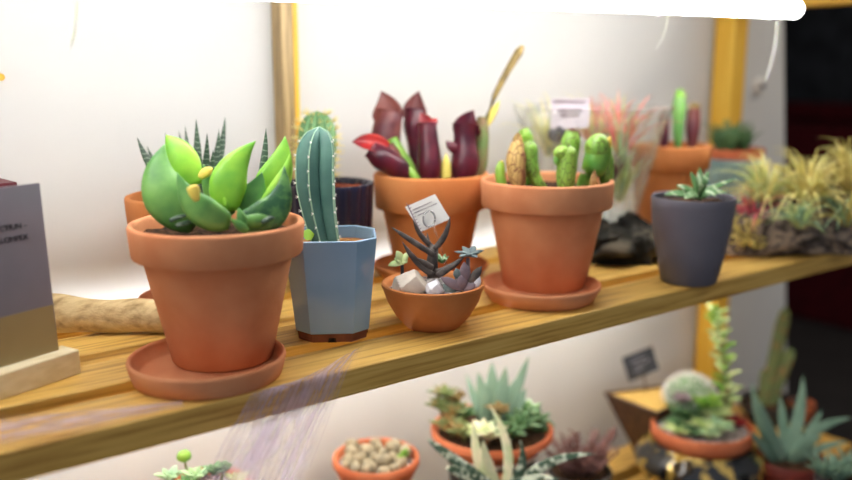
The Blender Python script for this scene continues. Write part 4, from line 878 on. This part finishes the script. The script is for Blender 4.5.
# aloe in dark red pot
zr_ = -.33; q = on(790, 456, zr_); q = V((q.x, q.y, zr_)); R = 33*mpp(q)
t = thing('potted_aloe', 'grey green aloe with long arching leaves in dark red pot, bottom right', 'potted plant', (q.x, q.y, LZ))
b = MB(); b.lathe(V((q.x, q.y, LZ)), [(R*.4, 0), (R*.8, 0), (R*.82, .002), (R*.96, zr_-LZ-.02), (R*1.04, zr_-LZ-.018), (R*1.06, zr_-LZ-.002), (R*1.02, zr_-LZ), (R*.94, zr_-LZ-.004), (R*.7, .01), (.001, .01)], 48); b.build('pot', 'redpot', t, 50)
soil(t, q, R*.93, zr_-.007); D = lambda x, y, d=0: near(q, x, y, d)
for ba, ti, w, bd, d in (((778, 458), (752, 382), 17, (-.004, 0, 0), -.01), ((786, 456), (803, 376), 18, (.003, 0, 0), .02), ((784, 460), (760, 400), 18, (-.003, 0, 0), -.03), ((792, 458), (852, 418), 15, (-.004, .012, 0), -.01), ((790, 462), (822, 436), 14, (0, .004, 0), -.03), ((786, 458), (780, 395), 16, (0, 0, 0), .03), ((776, 462), (750, 432), 14, (-.002, .004, 0), -.04), ((792, 456), (822, 410), 14, (.002, .004, 0), .03), ((794, 462), (848, 442), 12, (0, .006, 0), -.02)):
    b = MB(); b.leaf(D(*ba), D(*ti, d), RT*bd[0]*2+UP*bd[1], w*mpp(q), w*.4*mpp(q), prof='lance', cup=.18, n=16); b.build('leaf', 'aloe', t, 180)
# small spiky plant bottom right corner
zr_ = -.30; q = on(838, 474, zr_); R = .03
t = thing('potted_haworthia', 'small dark spiky haworthia at the bottom right corner', 'potted plant', (q.x, q.y, LZ))
b = MB(); b.lathe(V((q.x, q.y, LZ)), [(R*.4, 0), (R*.75, 0), (R, zr_-LZ-.002), (R*.97, zr_-LZ), (R*.9, zr_-LZ-.003), (R*.6, .01), (.001, .01)], 40); b.build('pot', 'dkpot', t, 50); soil(t, q, R*.89, zr_-.006)
for i, (x, y) in enumerate(((838, 470), (826, 468), (850, 466))):
    c = near(q, x, y, (-.01, 0, .01)[i]); rosette(t, V((c.x, c.y, zr_-.006)), 18, .045, .009, .005, 'aloe', .5, seed=90+i, merge=True, name='rosette')
# blurred columnar cactus behind the aloe
zr_ = -.355; q = V((aty(768, 420, .84).x, .84, zr_))
t = thing('potted_cactus', 'tall dim green finger cactus in dark pot, behind the grey green aloe', 'potted plant', (q.x, q.y, LZ))
b = MB(); R = .05; b.lathe(V((q.x, q.y, LZ)), [(R*.4, 0), (R*.75, 0), (R*.95, zr_-LZ-.02), (R*1.04, zr_-LZ-.018), (R*1.05, zr_-LZ), (R*.93, zr_-LZ-.003), (R*.7, .01), (.001, .01)], 40); b.build('pot', 'dkpot', t, 50); soil(t, q, R*.93, zr_-.007)
D = lambda x, y, d=0: near(q, x, y, d)
for ba, ti, w in (((758, 425), (786, 306), 6), ((768, 428), (791, 348), 6), ((754, 428), (766, 368), 5)):
    b = MB(); p0, p1 = D(*ba), D(*ti); rings = []
    p0 = V((q.x+(p0.x-q.x)*.5, q.y+(p0.y-q.y)*.5, zr_-.01))
    for i in range(16):
        s = i/15; r_ = w*mpp(q)*(1 if s < .8 else sqrt(max(.003, 1-((s-.8)/.2)**2))); c = p0*(1-s)+p1*s
        rings.append([c+V((cos(a), sin(a), 0))*r_*(1+.12*cos(a*8)) for a in (2*pi*j/48 for j in range(48))])
    b.grid(rings, True, True, True); b.build('cactus_stem', 'olive', t, 60)
# small clay pot behind aloe
q = aty(802, 404, .80); t = thing('clay_pot', 'small dim clay pot right of the finger cactus on the lower shelf', 'pot', (q.x, q.y, LZ))
b = MB(); R = .022; zr_ = zat(q, 402); b.lathe(V((q.x, q.y, LZ)), [(R*.4, 0), (R*.75, 0), (R*.95, zr_-LZ-.02), (R*1.05, zr_-LZ-.018), (R*1.06, zr_-LZ), (R*.9, zr_-LZ-.003), (R*.7, .01), (.001, .01)], 40); b.build('pot', 'terra3', t, 50); soil(t, q, R*.93, zr_-.007)
# pale succulents lower left
zr_ = -.20; q = on(205, 486, zr_); R = .05
t = thing('potted_succulent', 'pale grey green succulents with a yellow green bloom, lower left under the shelf', 'potted plant', (q.x, q.y, LZ))
b = MB(); b.lathe(V((q.x, q.y, LZ)), [(R*.4, 0), (R*.7, 0), (R*.95, zr_-LZ-.02), (R, zr_-LZ), (R*.93, zr_-LZ-.003), (R*.6, .01), (.001, .01)], 40); b.build('pot', 'terra3', t, 50); soil(t, q, R*.92, zr_-.007, 'gravel'); D = lambda x, y, d=0: near(q, x, y, d)
for i, (x, y, L_, mk, d) in enumerate(((170, 480, .019, 'gair', 0), (196, 479, .019, 'gair', -.01), (216, 474, .017, 'dgreen', 0), (224, 470, .015, 'dgreen', .0), (238, 482, .018, 'paleg', 0), (188, 486, .018, 'succ', -.02), (208, 484, .016, 'greyp', -.01))):
    c = D(x, y, d); st = MB(); st.tube([V((q.x+(c.x-q.x)*.6, q.y+(c.y-q.y)*.6, zr_-.01)), c], .0018, 6); st.build('stem', 'stem', t, 180)
    rosette(t, c, 10, L_, .009, .004, mk, .3, prof='ovate', seed=120+i, merge=True, name='rosette')
st = MB(); st.tube([D(190, 484), D(187, 470), D(184, 458)], .0014, 6); st.build('stem', 'stem', t, 180)
st = MB(); st.blob(D(184, 456), 7.5*mpp(q), (1, 1, .8), .2, 3, 3, 3); st.build('bloom', 'greenp', t, 180)

# ------------------------------------------------------------------ cobweb over the front edge
def sheet(rows, cols, fn):
    vs = []; fs = []; uv = []
    for i in range(rows+1):
        for j in range(cols+1): vs.append(fn(j/cols, i/rows)); uv.append((j/cols, i/rows))
    for i in range(rows):
        for j in range(cols): a = i*(cols+1)+j; fs.append((a, a+1, a+cols+2, a+cols+1))
    return vs, fs, uv
def bil(c00, c10, c01, c11, amp, sd):
    return lambda u, v: (c00*(1-u)+c10*u)*(1-v)+(c01*(1-u)+c11*u)*v+V((0, -1, .3))*amp*(noise.noise(V((u*5, v*3, sd))))
e_l = on(262, 402, .003); ap = on(367, 343, .003)
k_l, k_r = aty(250, 392, .5972), aty(350, 368.5, .5972); k_l.z = k_r.z = .0022
fa = bil(e_l, ap, k_l, k_r, 0, 1); fb = bil(k_l, k_r, aty(200, 488, .566), aty(302, 488, .576), .003, 1)
f1 = lambda u, v: fa(u, v/.22) if v < .22 else fb(u, (v-.22)/.78)+V((0, -.0022 if v < .5 else 0, 0))
f2 = bil(on(0, 416, .003), on(0, 446, .004), on(182, 400, .003), on(184, 406, .004), .0015, 4)
parts = [sheet(30, 24, f1), sheet(24, 8, f2)]
vs = []; fs = []; uvs = []
for a_, b_, c_ in parts:
    o_ = len(vs); vs += a_; fs += [tuple(i+o_ for i in f) for f in b_]; uvs += c_
mb = MB(); mb.add(vs, fs)
nsheet = len(fs); rn = random.Random(9)
for i in range(60):
    u0 = rn.random(); u1 = min(1, max(0, u0+rn.uniform(-.2, .2))); v0 = rn.uniform(0, .35); v1 = rn.uniform(.5, 1)
    mb.tube([f1(u0*(1-s)+u1*s, v0*(1-s)+v1*s)+V((0, -.0004, 0)) for s in (j/8 for j in range(9))], .00013, 4)
o = mb.build('cobweb', 'web', None, 180)
tag(o, 'wispy lilac white cobweb draped over the shelf front edge below the biggest pot', 'cobweb')
ul = o.data.uv_layers.new(name='UVMap')
for lp in o.data.loops:
    i = lp.vertex_index; ul.data[lp.index].uv = uvs[i] if i < len(uvs) else (.37, .5)

# ------------------------------------------------------------------ light
ld = bpy.data.lights.new('right_fill_light', 'POINT'); ld.energy = 30; ld.color = (1, .90, .74); ld.shadow_soft_size = .08
lo = bpy.data.objects.new('right_fill_light', ld); COL.objects.link(lo); lo.location = (2.35, .42, 1.2)  # unseen point light added to brighten the right side
w = bpy.data.worlds.new('room_light'); sc.world = w; w.use_nodes = True; n, l = w.node_tree.nodes, w.node_tree.links
bg = n['Background']; tcn = n.new('ShaderNodeTexCoord'); dp = n.new('ShaderNodeVectorMath'); dp.operation = 'DOT_PRODUCT'; dp.inputs[1].default_value = V((-.85, -.35, .35)).normalized()
l.new(tcn.outputs['Generated'], dp.inputs[0]); r = n.new('ShaderNodeValToRGB'); r.color_ramp.elements[0].position = .15; r.color_ramp.elements[0].color = (.42, .39, .35, 1); r.color_ramp.elements[1].position = .95; r.color_ramp.elements[1].color = (1.5, 1.55, 1.7, 1)
mr = n.new('ShaderNodeMapRange'); mr.inputs['From Min'].default_value = -1; l.new(dp.outputs['Value'], mr.inputs['Value']); l.new(mr.outputs[0], r.inputs['Fac']); l.new(r.outputs['Color'], bg.inputs['Color']); bg.inputs['Strength'].default_value = .30
vs_ = sc.view_settings; sc.display_settings.display_device = 'sRGB'; vs_.view_transform = 'Standard'; vs_.look = 'None'; vs_.exposure = 0; vs_.gamma = 1; vs_.use_curve_mapping = False
